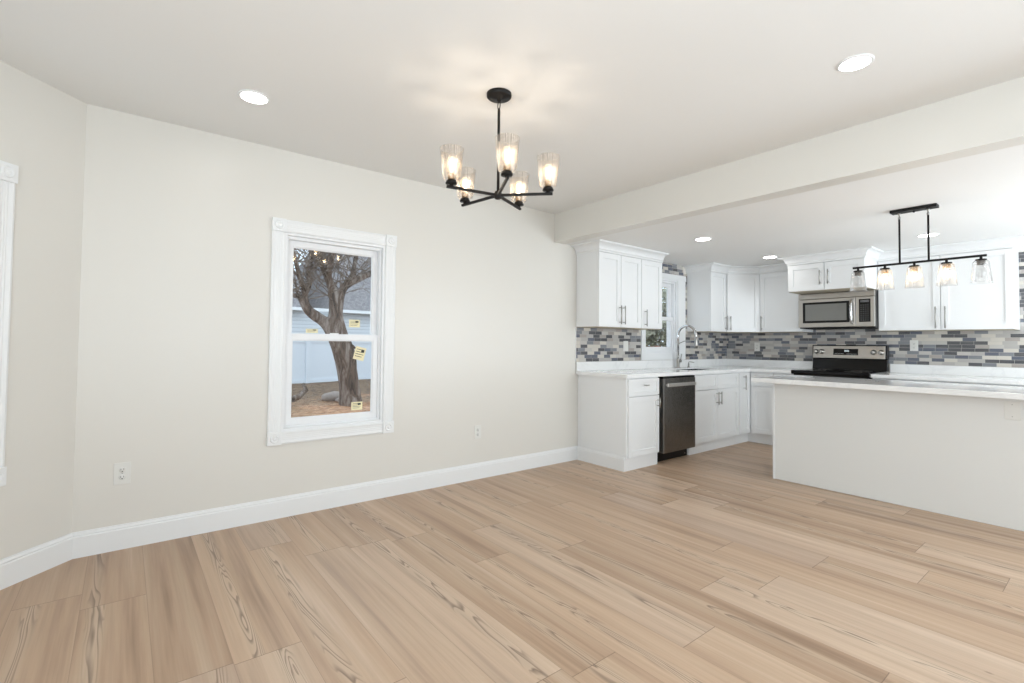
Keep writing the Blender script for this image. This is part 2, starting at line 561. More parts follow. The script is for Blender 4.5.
def thing(name, label, cat, loc=(0, 0, 0), rz=0.0, group=None):
    o = bpy.data.objects.new(name, None)
    COL.objects.link(o)
    o.empty_display_size = 0.05
    o.location = loc; o.rotation_euler = (0, 0, rz)
    return tag(o, label, cat, group)
def tag(o, label, cat, group=None):
    o['label'] = label; o['category'] = cat
    if group: o['group'] = group
    return o
def struct(o, label=None, cat=None):
    o['kind'] = 'structure'
    if label: o['label'] = label
    if cat: o['category'] = cat
    return o
def copy_tree(o, parent=None):
    c = o.copy(); COL.objects.link(c); c.parent = parent
    for ch in o.children: copy_tree(ch, c)
    return c

# ------------------------------------------------------------------ room dimensions
HC, HK = 2.529, 2.241           # dining ceiling, kitchen ceiling
XB = 3.408                      # face of the dropped beam
XR = 6.813                      # range wall
BK = -5.8                       # back wall behind the camera
XL = -1.3                       # left wall
TW = 0.14
def wall_x(name, x0, x1, y0, y1, h, openings, mat='wall', label=None):
    """wall running along x between y0 and y1 with rectangular openings (a, b, z0, z1)"""
    m = MB()
    xs = sorted({x0, x1} | {v for o in openings for v in o[:2]})
    for a, b in zip(xs, xs[1:]):
        zs = [(0, h)]
        for o in openings:
            if o[0] <= a and b <= o[1]:
                zs = [(0, o[2]), (o[3], h)]
        for z0, z1 in zs:
            m.box(a, b, y0, y1, z0, z1)
    return struct(m.build(name, mat), label, 'wall')
W1 = (0.855, 1.59, 0.585, 1.96)
W2 = (4.895, 5.575, 1.10, 2.035)
wall_x('wall_back', -0.2, XR + TW, 0.0, TW, HC + 0.1, [W1, W2], label='long cream wall with the two windows')
RW = (-5.5, -4.2, 0.5, 2.1)  # unseen opening added for a fill light
m = MB()
m.box(XR, XR + TW, RW[1], 0, 0, HC + 0.1); m.box(XR, XR + TW, RW[0], RW[1], 0, RW[2]); m.box(XR, XR + TW, RW[0], RW[1], RW[3], HC + 0.1); m.box(XR, XR + TW, BK - TW, RW[0], 0, HC + 0.1)
struct(m.build('wall_right', 'wall'), 'wall behind the kitchen stove', 'wall')

# angled corner wall with a window (local x runs away from the corner towards the camera side)
ang = math.atan2(-1, -1)
BW = (0.434, 1.16, 0.585, 1.96)
m = MB()
for a, b, z0, z1 in [(0, BW[0], 0, HC), (BW[1], 1.5556, 0, HC), (BW[0], BW[1], 0, BW[2]), (BW[0], BW[1], BW[3], HC)]:
    m.box(a, b, -TW, 0, z0, z1)
o = m.build('wall_angled', 'wall'); o.location = (-0.2, 0, 0); o.rotation_euler = (0, 0, ang)
struct(o, 'angled cream wall at the left edge of the room', 'wall')
LW = (-5.1, -3.3, 0.5, 2.2)  # unseen opening added to go with the left fill light
m = MB()
m.box(XL - TW, XL, -1.1, LW[1], 0, HC); m.box(XL - TW, XL, LW[1], LW[0], 0, LW[2]); m.box(XL - TW, XL, LW[1], LW[0], LW[3], HC); m.box(XL - TW, XL, LW[0], BK - TW, 0, HC)
struct(m.build('wall_left', 'wall'), 'left wall beside the camera', 'wall')
wall_x('wall_front', XL - TW, XR + TW, BK - TW, BK, HC + 0.1, [(0.0, 2.0, 0.4, 2.3), (3.9, 5.9, 0.4, 2.2)], label='wall behind the camera')  # both openings are added for the back fill lights

m = MB(); m.prism([(-0.2, 0.02), (XR + 0.02, 0.02), (XR + 0.02, BK - 0.02), (XL - 0.02, BK - 0.02), (XL - 0.02, -1.1)], -0.06, 0.0)
struct(m.build('floor', 'floor'), 'light wood plank floor', 'floor')
m = MB(); m.prism([(-0.25, TW), (XB + 0.1, TW), (XB + 0.1, BK - TW), (XL - TW, BK - TW), (XL - TW, -1.05)], HC, HC + 0.1)
struct(m.build('ceiling', 'ceiling'), 'white ceiling over the dining area', 'ceiling')
m = MB(); m.box(XB + 0.14, XR, BK, 0, HK, HK + 0.1)
struct(m.build('ceiling_kitchen', 'ceiling'), 'lower white ceiling over the kitchen', 'ceiling')
m = MB(); m.box(XB, XB + 0.14, BK, 0, HK - 0.004, HC)
struct(m.build('trim_1', 'wall'), 'painted dropped beam between the dining area and kitchen', 'beam')

# baseboards
BBP = [(0, 0), (0.016, 0), (0.016, 0.112), (0.012, 0.118), (0.013, 0.124), (0.006, 0.134), (0.005, 0.14), (0, 0.14)]
m = MB(); m.sweep([(XL, -1.1), (-0.2, 0), (3.755, 0)], BBP)
struct(m.build('baseboard_back', 'trim'), 'white baseboard along the cream wall', 'baseboard')
m = MB(); m.sweep([(3.752, -0.001), (3.752, -0.612), (4.262, -0.612)], BBP)
tb = m.build('baseboard_kitchen', 'trim'); struct(tb, 'white baseboard wrapping the end of the kitchen cabinets', 'baseboard')
m = MB(); m.sweep([(XL, BK), (XL, -1.1)], BBP)
struct(m.build('baseboard_left', 'trim'), 'white baseboard on the left wall', 'baseboard')
m = MB(); m.sweep([(XR, -3.985), (XR, BK), (XL, BK)], BBP)
struct(m.build('baseboard_front', 'trim'), 'white baseboard behind the camera', 'baseboard')

# ------------------------------------------------------------------ windows
def rosette(m, x, z, s, y=-0.02):
    m.box(x - s/2, x + s/2, y - 0.006, 0, z - s/2, z + s/2)
    m.lathe([(0, -0.006), (0.007, -0.006), (0.012, -0.002), (0.017, -0.002), (0.022, -0.006), (0.026, -0.006), (0.030, 0.0)], (x, y - 0.006, z), 24, 'y')
def make_window(name, label, loc, rz, x0, x1, z0, z1, cw=0.085, rosettes=True, right=0.0):
    root = bpy.data.objects.new(name, None); COL.objects.link(root)
    root.location = loc; root.rotation_euler = (0, 0, rz)
    struct(root, label, 'window')
    ins = 0.006
    c = MB()
    prof = [(0, 0), (0, -0.014), (0.010, -0.017), (0.020, -0.014), (0.028, -0.014), (0.034, -0.0125), (0.040, -0.014), (0.046, -0.0125), (0.052, -0.014), (0.058, -0.0125), (0.064, -0.014), (cw - 0.020, -0.014), (cw - 0.010, -0.018), (cw, -0.014), (cw, 0)]
    q = len(prof)
    def strip(kind, a, b, inner, sgn):
        vs = []
        for e in (a, b):
            for o_, y in prof:
                p = inner + sgn*o_
                vs.append((p, y, e) if kind == 'v' else (e, y, p))
        c.add(vs, [(k, (k+1) % q, q+(k+1) % q, q+k) for k in range(q)] + [tuple(range(q)), tuple(range(q, 2*q))])
    if rosettes:
        strip('v', z0, z1, x0, -1); strip('v', z0, z1, x1, 1)
        strip('h', x0, x1, z0, -1); strip('h', x0, x1, z1, 1)
    else:
        for bx in [(x0 - cw, x0, z0 - cw, z1), (x1, x1 + cw + right, z0 - cw, z1), (x0, x1, z0 - cw, z0)]:
            c.box(bx[0], bx[1], -0.018, 0, bx[2], bx[3])
        c.box(x0 - cw - 0.006, x1 + cw + right + 0.006, -0.022, 0, z1, z1 + cw - 0.01)
    c.build('casing', 'trim', root)
    if rosettes:
        for x, z in [(x0 - cw/2, z0 - cw/2), (x1 + cw/2, z0 - cw/2), (x0 - cw/2, z1 + cw/2), (x1 + cw/2, z1 + cw/2)]:
            r = MB(); rosette(r, x, z, cw + 0.004); r.build('corner_block', 'trim', root, 0.0015)
    f = MB()       # jamb liner and outer frame
    for a, b, c_, d in [(x0, x0 + 0.018, z0, z1), (x1 - 0.018, x1, z0, z1), (x0 + 0.018, x1 - 0.018, z0, z0 + 0.018), (x0 + 0.018, x1 - 0.018, z1 - 0.018, z1)]:
        f.box(a, b, -0.004, TW - 0.005, c_, d)
    i0, i1, k0, k1 = x0 + 0.018, x1 - 0.018, z0 + 0.018, z1 - 0.018
    for a, b, c_, d in [(i0, i0 + 0.016, k0, k1), (i1 - 0.016, i1, k0, k1), (i0 + 0.016, i1 - 0.016, k0, k0 + 0.014), (i0 + 0.016, i1 - 0.016, k1 - 0.022, k1)]:
        f.box(a, b, 0.022, TW - 0.005, c_, d)
    f.build('window_frame', 'vinyl', root, 0.0015)
    i0 += 0.016; i1 -= 0.016; k0 += 0.014; k1 -= 0.022
    zm = z0 + 0.474*(z1 - z0)
    st = 0.036
    for nm, a, b, y in [('lower_sash', k0, zm + 0.02, 0.035), ('upper_sash', zm - 0.025, k1, 0.066)]:
        s_ = MB()
        s_.box(i0, i0 + st, y, y + 0.028, a, b); s_.box(i1 - st, i1, y, y + 0.028, a, b)
        s_.box(i0 + st, i1 - st, y, y + 0.028, a, a + 0.042); s_.box(i0 + st, i1 - st, y, y + 0.028, b - 0.042, b)
        for aa, bb, cc, dd in [(i0+st, i0+st+0.007, a+0.042, b-0.042), (i1-st-0.007, i1-st, a+0.042, b-0.042), (i0+st+.007, i1-st-.007, a+0.042, a+0.049), (i0+st+.007, i1-st-.007, b-0.049, b-0.042)]:
            s_.box(aa, bb, y + 0.008, y + 0.022, cc, dd)
        so = s_.build(nm, 'vinyl', root, 0.0015)
        g = MB(); g.box(i0 + st + 0.001, i1 - st - 0.001, y + 0.0125, y + 0.0165, a + 0.043, b - 0.043)
        g.build('pane', 'pane', so)
    lk = MB(); lk.box((x0+x1)/2 - 0.03, (x0+x1)/2 + 0.03, 0.040, 0.060, zm + 0.020, zm + 0.030)
    lk.build('sash_lock', 'vinyl', root, 0.002)
    return (i0 + st, i1 - st, k0, k1, zm)
g1 = make_window('window_1', 'white double-hung window with corner rosettes looking out on the tree', (0, 0, 0), 0, *W1)
make_window('window_2', 'white kitchen window between the wall cabinets', (0, 0, 0), 0, *W2, cw=0.078, rosettes=False, right=0.085)
make_window('window_3', 'white window at the left edge, only its fluted casing in view', (-0.2, 0, 0), ang + PI, -BW[1], -BW[0], BW[2], BW[3])
make_window('added_window_4', 'unseen window added on the left wall for fill light', (XL, 0, 0), PI/2, LW[0], LW[1], LW[2], LW[3])  # this window and those after it are unseen, added for fill light
make_window('added_window_5', 'large unseen window added behind the camera for fill light', (0, BK, 0), PI, -2.0, 0.0, 0.4, 2.3)
make_window('added_window_6', 'large unseen kitchen window added behind the camera for fill light', (0, BK, 0), PI, -5.9, -3.9, 0.4, 2.2)

make_window('added_window_7', 'unseen kitchen window added beside the camera for fill light', (XR, 0, 0), -PI/2, -RW[1], -RW[0], RW[2], RW[3])

# paper stickers stuck on the panes
def sticker(x, z, w, h, rot, y, label):
    t = thing('sticker', label, 'sticker', (x, y, z), 0)
    t.rotation_euler = (0, rot, 0)
    p = MB(); p.box(-w/2, w/2, -0.0006, 0, -h/2, h/2); p.build('paper', 'paper', t)
    k = MB()
    for i in range(4):
        zz = h/2 - h*(0.2 + 0.18*i)
        k.box(-w*0.38, w*(0.36 - 0.12*(i % 2)), -0.0009, -0.0006, zz - h*0.02, zz + h*0.02)
    k.box(w*0.08, w*0.36, -0.0010, -0.0006, h*0.12, h*0.34)
    k.build('print', 'ink', t)
YL, YU = 0.0474, 0.0784
sticker(1.418, 1.115, 0.085, 0.100, 0.25, YL, 'tilted cream paper sticker near the top of the lower pane')
sticker(1.403, 0.716, 0.086, 0.062, 0.0, YL, 'cream printed sticker near the bottom of the lower pane')
sticker(1.385, 1.345, 0.085, 0.058, 0.0, YU, 'cream sticker on the right of the upper pane')
sticker(1.070, 1.281, 0.085, 0.030, 0.0, YU, 'cream sticker peeking over the middle rail of the window')

# ------------------------------------------------------------------ outlets and switches
def outlet(name, label, loc, rz, w=0.072, h=0.118, kind='duplex', mat='plastic', group=None):
    t = thing(name, label, name.split('_')[-1] if name != 'blank_plate' else 'cover plate', loc, rz, group)
    p = MB(); p.box(-w/2, w/2, -0.006, 0, -h/2, h/2); p.build('cover_plate', mat, t, 0.002)
    if kind == 'duplex':
        for zc in (-0.021, 0.021):
            f = MB(); f.lathe([(0, -0.0095), (0.0150, -0.0095), (0.0165, -0.006)], (0, 0, zc), 20, 'y'); so = f.build('socket', mat, t)
            s_ = MB()
            s_.box(-0.0075, -0.0055, -0.0102, -0.0094, zc - 0.002, zc + 0.008); s_.box(0.0055, 0.0075, -0.0102, -0.0094, zc - 0.002, zc + 0.008)
            s_.box(-0.003, 0.003, -0.0102, -0.0094, zc - 0.011, zc - 0.006)
            s_.build('slot', 'dark', so)
        b = MB(); b.tube((0, -0.008, 0), (0, -0.0055, 0), 0.0025, seg=10); b.build('screw', 'nickel', t)
    elif kind == 'gfci':
        f = MB(); f.box(-0.0165, 0.0165, -0.009, -0.006, -0.033, 0.033); so = f.build('socket', mat, t, 0.001)
        for zc in (-0.02, 0.02):
            s_ = MB(); s_.box(-0.0075, -0.0055, -0.0095, -0.0089, zc - 0.003, zc + 0.006); s_.box(0.0055, 0.0075, -0.0095, -0.0089, zc - 0.003, zc + 0.006)
            s_.box(-0.003, 0.003, -0.0095, -0.0089, zc - 0.010, zc - 0.006)
            s_.build('slot', 'dark', so)
    elif kind == 'switch':
        f = MB(); f.box(-0.0165, 0.0165, -0.010, -0.006, -0.033, 0.033); f.build('rocker', mat, t, 0.002)
    elif kind == 'blank':
        for zc in (-0.04, 0.04):
            b = MB(); b.tube((0, -0.008, zc), (0, -0.0055, zc), 0.003, seg=10); b.build('screw', 'nickel', t)
    return t
outlet('power_outlet', 'white duplex outlet low on the wall left of the window', (0.010, 0, 0.432), 0, 0.078, 0.124)
outlet('power_outlet', 'white duplex outlet low on the wall between window and cabinets', (2.487, 0, 0.415), 0)
outlet('light_switch', 'white rocker switch on the mosaic tile under the left wall cabinets', (4.53, -0.008, 1.187), 0, 0.082, 0.118, 'switch')
outlet('power_outlet', 'white outlet on the mosaic tile in the kitchen corner left of the stove', (XR - 0.008, -0.441, 1.195), -PI/2, kind='gfci')
outlet('power_outlet', 'white outlet on the mosaic tile right of the stove', (XR - 0.008, -2.143, 1.226), -PI/2, kind='gfci')

# ------------------------------------------------------------------ recessed ceiling lights
def downlight(x, y, z, label, r=0.083):
    t = thing('recessed_light', label, 'ceiling light', (x, y, z), 0)
    f = MB(); f.lathe([(r*1.22, 0), (r*1.22, -0.003), (r*1.12, -0.007), (r*1.0, -0.006), (r, -0.003)], (0, 0, 0), 40); f.build('trim_ring', 'trim', t)
    d = MB(); d.lathe([(0.0005, -0.0045), (r, -0.0045)], (0, 0, 0), 40); d.build('diffuser', 'downlight', t)
downlight(0.519, -0.688, HC, 'round recessed light in the dining ceiling above the window', 0.065)
downlight(2.646, -2.847, HC, 'round recessed light in the dining ceiling, at the upper right', 0.061)
downlight(4.394, -1.053, HK, 'recessed light in the kitchen ceiling nearest the left wall cabinets', 0.068)
downlight(5.862, -1.034, HK, 'recessed light in the kitchen ceiling near the corner cabinets', 0.068)
downlight(5.776, -2.48, HK, 'recessed light in the kitchen ceiling behind the black pendant bar', 0.068)

# ------------------------------------------------------------------ cabinet parts (local frame: x along the run, front faces -y)
def shaker(m, x0, x1, z0, z1, yf, t=0.02, r=0.057):
    x0 += 0.0012; x1 -= 0.0012; z0 += 0.0008; z1 -= 0.0008
    m.box(x0, x0 + r, yf, yf + t, z0, z1); m.box(x1 - r, x1, yf, yf + t, z0, z1)
    m.box(x0 + r, x1 - r, yf, yf + t, z0, z0 + r); m.box(x0 + r, x1 - r, yf, yf + t, z1 - r, z1)
    m.box(x0 + r, x1 - r, yf + 0.011, yf + t, z0 + r, z1 - r)
def bar_handle(parent, x, z0, z1, yf, vertical=True, r=0.0055, x1=None):
    m = MB(); st = 0.032
    if vertical:
        m.tube((x, yf - st, z0), (x, yf - st, z1), r, seg=12)
        for z in (z0 + 0.022, z1 - 0.022): m.tube((x, yf, z), (x, yf - st, z), r*0.8, seg=10)
    else:
        m.tube((x, yf - st, z0), (x1, yf - st, z0), r, seg=12)
        for q in (x + 0.02, x1 - 0.02): m.tube((q, yf, z0), (q, yf - st, z0), r*0.8, seg=10)
    return m.build('handle', 'nickel', parent)
def cabinet(name, label, cat, loc, rz, w, d, z0, h, fronts, toe=0.0, toe_mat='cab', bottom_mat=None, no_top=False, toe_left=0.0005, corner=False):
    """box with the back at local y=0; fronts: (kind, x0, x1, z0, z1, handle)"""
    t = thing(name, label, cat, loc, rz)
    b = MB()
    yc = -(d - 0.02)
    if no_top:     # open-topped body for a sink
        b.box(0, 0.018, yc, 0, z0 + toe, z0 + h); b.box(w - 0.018, w, yc, 0, z0 + toe, z0 + h)
        b.box(0.018, w - 0.018, yc, yc + 0.018, z0 + toe, z0 + h); b.box(0.018, w - 0.018, -0.018, 0, z0 + toe, z0 + h)
        b.box(0.018, w - 0.018, yc + 0.018, -0.018, z0 + toe, z0 + toe + 0.018)
    else:
        b.box(0, w, yc, 0, z0 + toe, z0 + h)
    b.build('cabinet_box', 'cab', t, 0.0008)
    if bottom_mat:
        u = MB(); u.box(0.002, w - 0.002, yc + 0.002, -0.002, z0 - 0.004, z0 - 0.0002); u.build('underside', bottom_mat, t)
    if toe:
        k = MB()
        if corner: k.box(0.336, w - 0.0005, yc + 0.0005, yc + 0.04, z0, z0 + toe - 0.0005)     # closes the inner corner
        k.box(toe_left, w - 0.0005, yc + 0.04, 0, z0, z0 + toe - 0.0005); k.build('toe_kick', toe_mat, t)
    for f in fronts:
        kind, a, c, e, g = f[:5]
        m = MB()
        shaker(m, a, c, e, g, -d, r=0.057 if (g - e) > 0.3 else 0.045 if (g - e) > 0.2 else 0.038)
        o_ = m.build(kind, 'cab', t, 0.0006)
        hd = f[5] if len(f) > 5 else None
        if hd:
            if hd[0] == 'v': bar_handle(o_, hd[1], hd[2], hd[3], -d)
            else: bar_handle(o_, hd[1], hd[3], None, -d, False, x1=hd[2])
    return t
G = 0.002
# --- base run under the window wall (back at y=-0.003)
YB = -0.003
cabinet('base_cabinet', 'white base cabinet with one drawer over one door, left of the dishwasher', 'cabinet',
        (3.757, YB, 0), 0, 0.500, 0.654, 0, 0.884,
        [('drawer', 0.012, 0.496, 0.708, 0.874, ('h', 0.232, 0.286, 0.810)), ('door', 0.012, 0.496, 0.128, 0.702, ('v', 0.465, 0.575, 0.675))], toe=0.115)
cabinet('sink_cabinet', 'white sink base cabinet with two false drawer fronts over two doors, right of the dishwasher', 'cabinet',
        (4.888, YB, 0), 0, 0.990, 0.654, 0, 0.884,
        [('drawer_front', G, 0.4915, 0.709, 0.874), ('drawer_front', 0.4955, 0.983, 0.709, 0.874),
         ('door', G, 0.4915, 0.128, 0.703, ('v', 0.462, 0.530, 0.675)), ('door', 0.4955, 0.983, 0.128, 0.703, ('v', 0.525, 0.530, 0.675))], toe=0.115, no_top=True)
cabinet('base_cabinet', 'narrow white base cabinet with one tall door in the kitchen inner corner', 'cabinet',
        (5.880, YB, 0), 0, 0.929, 0.654, 0, 0.884,
        [('door', G, 0.270, 0.128, 0.874, ('v', 0.105, 0.665, 0.845))], toe=0.115, corner=True)
# --- base run under the range wall (rotated, local x runs towards -y)
XW = XR - 0.003
cabinet('base_cabinet', 'white base cabinet half hidden behind the island, left of the stove', 'cabinet',
        (XW, -0.6385, 0), -PI/2, 0.5155, 0.655, 0, 0.884,
        [('drawer', 0.026, 0.2955, 0.709, 0.874), ('door', 0.026, 0.2955, 0.128, 0.703),
         ('drawer', 0.2995, 0.5135, 0.709, 0.874), ('door', 0.2995, 0.5135, 0.128, 0.703)], toe=0.115, toe_left=0.0)
cabinet('base_cabinet', 'white base cabinets right of the stove, behind the island', 'cabinet',
        (XW, -1.930, 0), -PI/2, 2.0, 0.655, 0, 0.884,
        [('door', 0.01 + i*0.498, 0.504 + i*0.498, 0.128, 0.703) for i in range(4)] + [('drawer', 0.01 + i*0.498, 0.504 + i*0.498, 0.709, 0.874) for i in range(4)], toe=0.115)

# --- wall cabinets
UB, UH = 1.386, 0.758
cabinet('wall_cabinet', 'white two-door wall cabinet nearest the dining room, with pale wood underside', 'cabinet',
        (3.726, YB, 0), 0, 0.690, 0.312, UB, UH,
        [('door', 0.002, 0.343, UB + 0.002, UB + UH - 0.002, ('v', 0.314, UB + 0.03, UB + 0.225)), ('door', 0.347, 0.688, UB + 0.002, UB + UH - 0.002, ('v', 0.376, UB + 0.03, UB + 0.225))], bottom_mat='seam')
cabinet('wall_cabinet', 'white single-door wall cabinet left of the kitchen window', 'cabinet',
        (4.418, YB, 0), 0, 0.380, 0.312, UB, UH,
        [('door', 0.002, 0.378, UB + 0.002, UB + UH - 0.002, ('v', 0.055, UB + 0.02, UB + 0.205))], bottom_mat='seam')
cabinet('wall_cabinet', 'narrow white wall cabinet right of the kitchen window', 'cabinet',
        (5.790, YB, 0), 0, 0.400, 0.337, UB, UH,
        [('door', 0.002, 0.378, UB + 0.002, UB + UH - 0.002, ('v', 0.345, UB + 0.02, UB + 0.205))], bottom_mat='seam')
# diagonal corner cabinet
t = thing('corner_cabinet', 'white diagonal wall cabinet filling the kitchen corner', 'cabinet', (XR - 0.003, YB, 0), 0)
ca, cb = (-0.616, -0.318), (-0.318, -0.616)
m = MB(); m.prism([(0, 0), (-0.622, 0), ca, cb, (0, -0.622)], UB, UB + UH); m.build('cabinet_box', 'cab', t, 0.0008)
m = MB(); m.prism([(-0.002, -0.002), (-0.62, -0.002), (-0.62, -0.316), (-0.316, -0.62), (-0.002, -0.62)], UB - 0.004, UB - 0.0002); m.build('underside', 'seam', t)
dl = math.hypot(0.304, 0.304)
m = MB(); shaker(m, 0.012, dl - 0.012, UB + 0.002, UB + UH - 0.002, -0.0205)
dr = m.build('door', 'cab', t, 0.0012); dr.location = (ca[0], ca[1], 0); dr.rotation_euler = (0, 0, -PI/4)
bar_handle(dr, 0.048, UB + 0.02, UB + 0.205, -0.0205)
cabinet('wall_cabinet', 'white wall cabinet between the diagonal corner and the microwave', 'cabinet',
        (XW, -0.629, 0), -PI/2, 0.506, 0.334, UB, UH,
        [('door', 0.002, 0.503, UB + 0.002, UB + UH - 0.002, ('v', 0.030, UB + 0.02, UB + 0.205))], bottom_mat='seam')
CZ = 1.838
cabinet('wall_cabinet', 'deep white two-door cabinet above the microwave', 'cabinet',
        (XW, -1.139, 0), -PI/2, 0.764, 0.738, CZ, UB + UH - CZ,
        [('door', 0.002, 0.380, CZ + 0.002, 2.142, ('v', 0.345, CZ + 0.06, CZ + 0.22)), ('door', 0.384, 0.762, CZ + 0.002, 2.142, ('v', 0.425, CZ + 0.06, CZ + 0.22))], bottom_mat='seam')
cabinet('wall_cabinet', 'wide white two-door wall cabinet right of the microwave, behind the pendant bar', 'cabinet',
        (XW, -1.907, 0), -PI/2, 1.050, 0.334, UB, UH,
        [('door', 0.002, 0.523, UB + 0.002, UB + UH - 0.002, ('v', 0.487, UB + 0.015, UB + 0.235)), ('door', 0.527, 1.048, UB + 0.002, UB + UH - 0.002, ('v', 0.562, UB + 0.015, UB + 0.235))], bottom_mat='seam')

# --- crown mouldings between the wall cabinets and the kitchen ceiling
ZC = UB + UH
def crown(path, label, z0=ZC, proj=0.085):
    h = HK - z0 - 0.001
    pr = [(-0.012, z0 + 0.0005), (0.004, z0 + 0.0005), (0.006, z0 + 0.016), (0.016, z0 + 0.024)]
    for i in range(1, 7):
        a = PI/2*i/6
        pr.append((0.016 + (proj - 0.028)*(1 - math.cos(a)), z0 + 0.024 + (h - 0.040)*math.sin(a)))
    pr += [(proj - 0.004, z0 + h - 0.016), (proj, z0 + h - 0.008), (proj, z0 + h), (-0.012, z0 + h)]
    m = MB(); m.sweep(path, pr, 1)
    return tag(m.build('crown_molding', 'cab'), label, 'crown molding')
yf = YB - 0.337
crown([(3.726, YB), (3.726, YB - 0.312), (4.798, YB - 0.312)], 'white crown molding over the wall cabinets left of the kitchen window')
xf = XW - 0.334
xm = XW - 0.738
crown([(5.790, YB), (5.790, yf), (XW - 0.616, yf), (xf, YB - 0.616 - 0.003), (xf, -1.139), (xm, -1.139), (xm, -1.903), (xf, -1.903), (xf, -2.957), (XW, -2.957)],
      'white crown molding running over the corner, microwave and right-hand wall cabinets')

# ------------------------------------------------------------------ mosaic backsplash
BT = 0.008
m = MB()
for a, b, z0, z1 in [(3.722, 4.814, 1.018, 1.381), (4.7995, 4.810, 1.381, 2.105), (4.7995, 5.703, 2.105, HK), (5.703, 5.745, 2.105, 2.14), (5.745, 5.7895, 1.018, 2.14), (5.7895, XR, 1.018, 1.381)]:
    m.box(a, b, -BT, -0.0005, z0, z1)
bs = m.build('tile_backsplash', 'tile_x'); tag(bs, 'grey and blue mosaic tile backsplash around the kitchen window', 'backsplash')
e = MB(); e.box(3.715, 3.7215, -BT - 0.001, -0.0005, 1.018, 1.381); e.build('edge_strip', 'trim', bs)
m = MB()
for a, b, z0, z1 in [(0.0, 1.139, 1.018, 1.381), (1.139, 1.905, 0.935, 1.415), (1.905, 2.9575, 1.018, 1.381), (2.9575, 3.047, 1.018, 2.14), (3.047, 5.0, 1.018, HK)]:
    m.box(XR - BT, XR - 0.0005, -a, -b, z0, z1)
tag(m.build('tile_backsplash', 'tile_y'), 'grey and blue mosaic tile backsplash behind the stove', 'backsplash')

# ------------------------------------------------------------------ countertops
def slab(m, x0, x1, y0, y1, z0, z1): m.box(x0, x1, y0, y1, z0, z1)
CT0, CT1 = 0.886, 0.921
sx0, sx1, sy0, sy1 = 5.06, 5.76, -0.54, -0.13
m = MB()
m.box(3.722, sx0, -0.675, -0.004, CT0, CT1); m.box(sx1, XW, -0.675, -0.004, CT0, CT1)
m.box(sx0, sx1, -0.675, sy0, CT0, CT1); m.box(sx0, sx1, sy1, -0.004, CT0, CT1)
m.box(6.125, XW, -1.150, -0.675, CT0, CT1)
ct = m.build('countertop', 'marble'); tag(ct, 'white marble L-shaped countertop with the sink, left of the stove', 'countertop')
u = MB(); u.box(3.722, XW - 0.02, -0.022, -0.0095, CT1 + 0.0003, 1.0175); u.box(XW - 0.022, XW - 0.008, -1.150, -0.022, CT1 + 0.0003, 1.0175)
u.build('upstand', 'marble', ct, 0.0015)
m = MB(); m.box(6.125, XW, -3.97, -1.928, CT0, CT1)
ct = m.build('countertop', 'marble', None, 0.002); tag(ct, 'white marble countertop right of the stove', 'countertop')
u = MB(); u.box(XW - 0.022, XW - 0.008, -3.97, -1.928, CT1 + 0.0003, 1.0175); u.build('upstand', 'marble', ct, 0.0015)
# undermount sink bowl
t = thing('kitchen_sink', 'steel undermount sink set in the marble below the faucet', 'sink', ((sx0+sx1)/2, (sy0+sy1)/2, 0.68), 0)
m = MB(); w_, d_ = (sx1-sx0)/2 - 0.001, (sy1-sy0)/2 - 0.001
for bx in [(-w_, w_, -d_, d_, 0, 0.006), (-w_, -w_+0.006, -d_, d_, 0.006, 0.225), (w_-0.006, w_, -d_, d_, 0.006, 0.225), (-w_+0.006, w_-0.006, -d_, -d_+0.006, 0.006, 0.225), (-w_+0.006, w_-0.006, d_-0.006, d_, 0.006, 0.225)]:
    m.box(*bx)
m.build('basin', 'chrome', t)
m = MB(); m.lathe([(0.0005, 0.0085), (0.035, 0.0085), (0.042, 0.006)], (0, 0, 0), 24); m.build('drain', 'nickel', t)

# faucet
FX, FY = 5.47, -0.080
t = thing('kitchen_faucet', 'tall brushed-nickel gooseneck pull-down faucet in front of the kitchen window', 'faucet', (FX, FY, CT1), 0)
m = MB(); m.lathe([(0.0005, 0.0005), (0.030, 0.0005), (0.030, 0.006), (0.024, 0.012), (0.021, 0.014), (0.021, 0.105), (0.017, 0.115), (0.0005, 0.116)], (0, 0, 0), 24); m.build('base', 'nickel', t)
pts = [(0, 0, 0.10), (0, 0, 0.40)]
ra = 0.125
for i in range(1, 15):
    a = PI - PI*i/14
    pts.append((0, -ra - ra*math.cos(a), 0.40 + ra*math.sin(a)))
pts.append((0, -2*ra, 0.37))
m = MB(); m.path(pts, 0.0155, 14); m.build('gooseneck', 'chrome', t)
m = MB(); m.lathe([(0.0005, 0), (0.021, 0), (0.022, 0.05), (0.018, 0.10), (0.0155, 0.13), (0.0005, 0.13)], (0, -2*ra, 0.245), 20); sh = m.build('spray_head', 'nickel', t)
m = MB(); m.tube((0, 0, 0.30), (0, -0.09, 0.335), 0.005); m.tube((0, -0.09, 0.335), (0, -0.235, 0.345), 0.005); m.build('docking_arm', 'nickel', t)
m = MB(); m.tube((0.0, 0, 0.085), (0.065, 0, 0.085), 0.016, seg=16); m.tube((0.055, 0, 0.090), (0.068, -0.01, 0.175), 0.006, 0.005); m.build('lever', 'nickel', t)
t = thing('soap_dispenser', 'small nickel soap dispenser standing right of the faucet', 'soap dispenser', (5.71, -0.080, CT1), 0)
m = MB(); m.lathe([(0.0005, 0.0005), (0.020, 0.0005), (0.020, 0.006), (0.011, 0.012), (0.010, 0.05), (0.0005, 0.051)], (0, 0, 0), 18); m.build('base', 'nickel', t)
m = MB(); m.path([(0, 0, 0.045), (0, 0, 0.066), (0.002, -0.012, 0.073), (0.004, -0.075, 0.066)], 0.005, 10); m.build('spout', 'nickel', t)

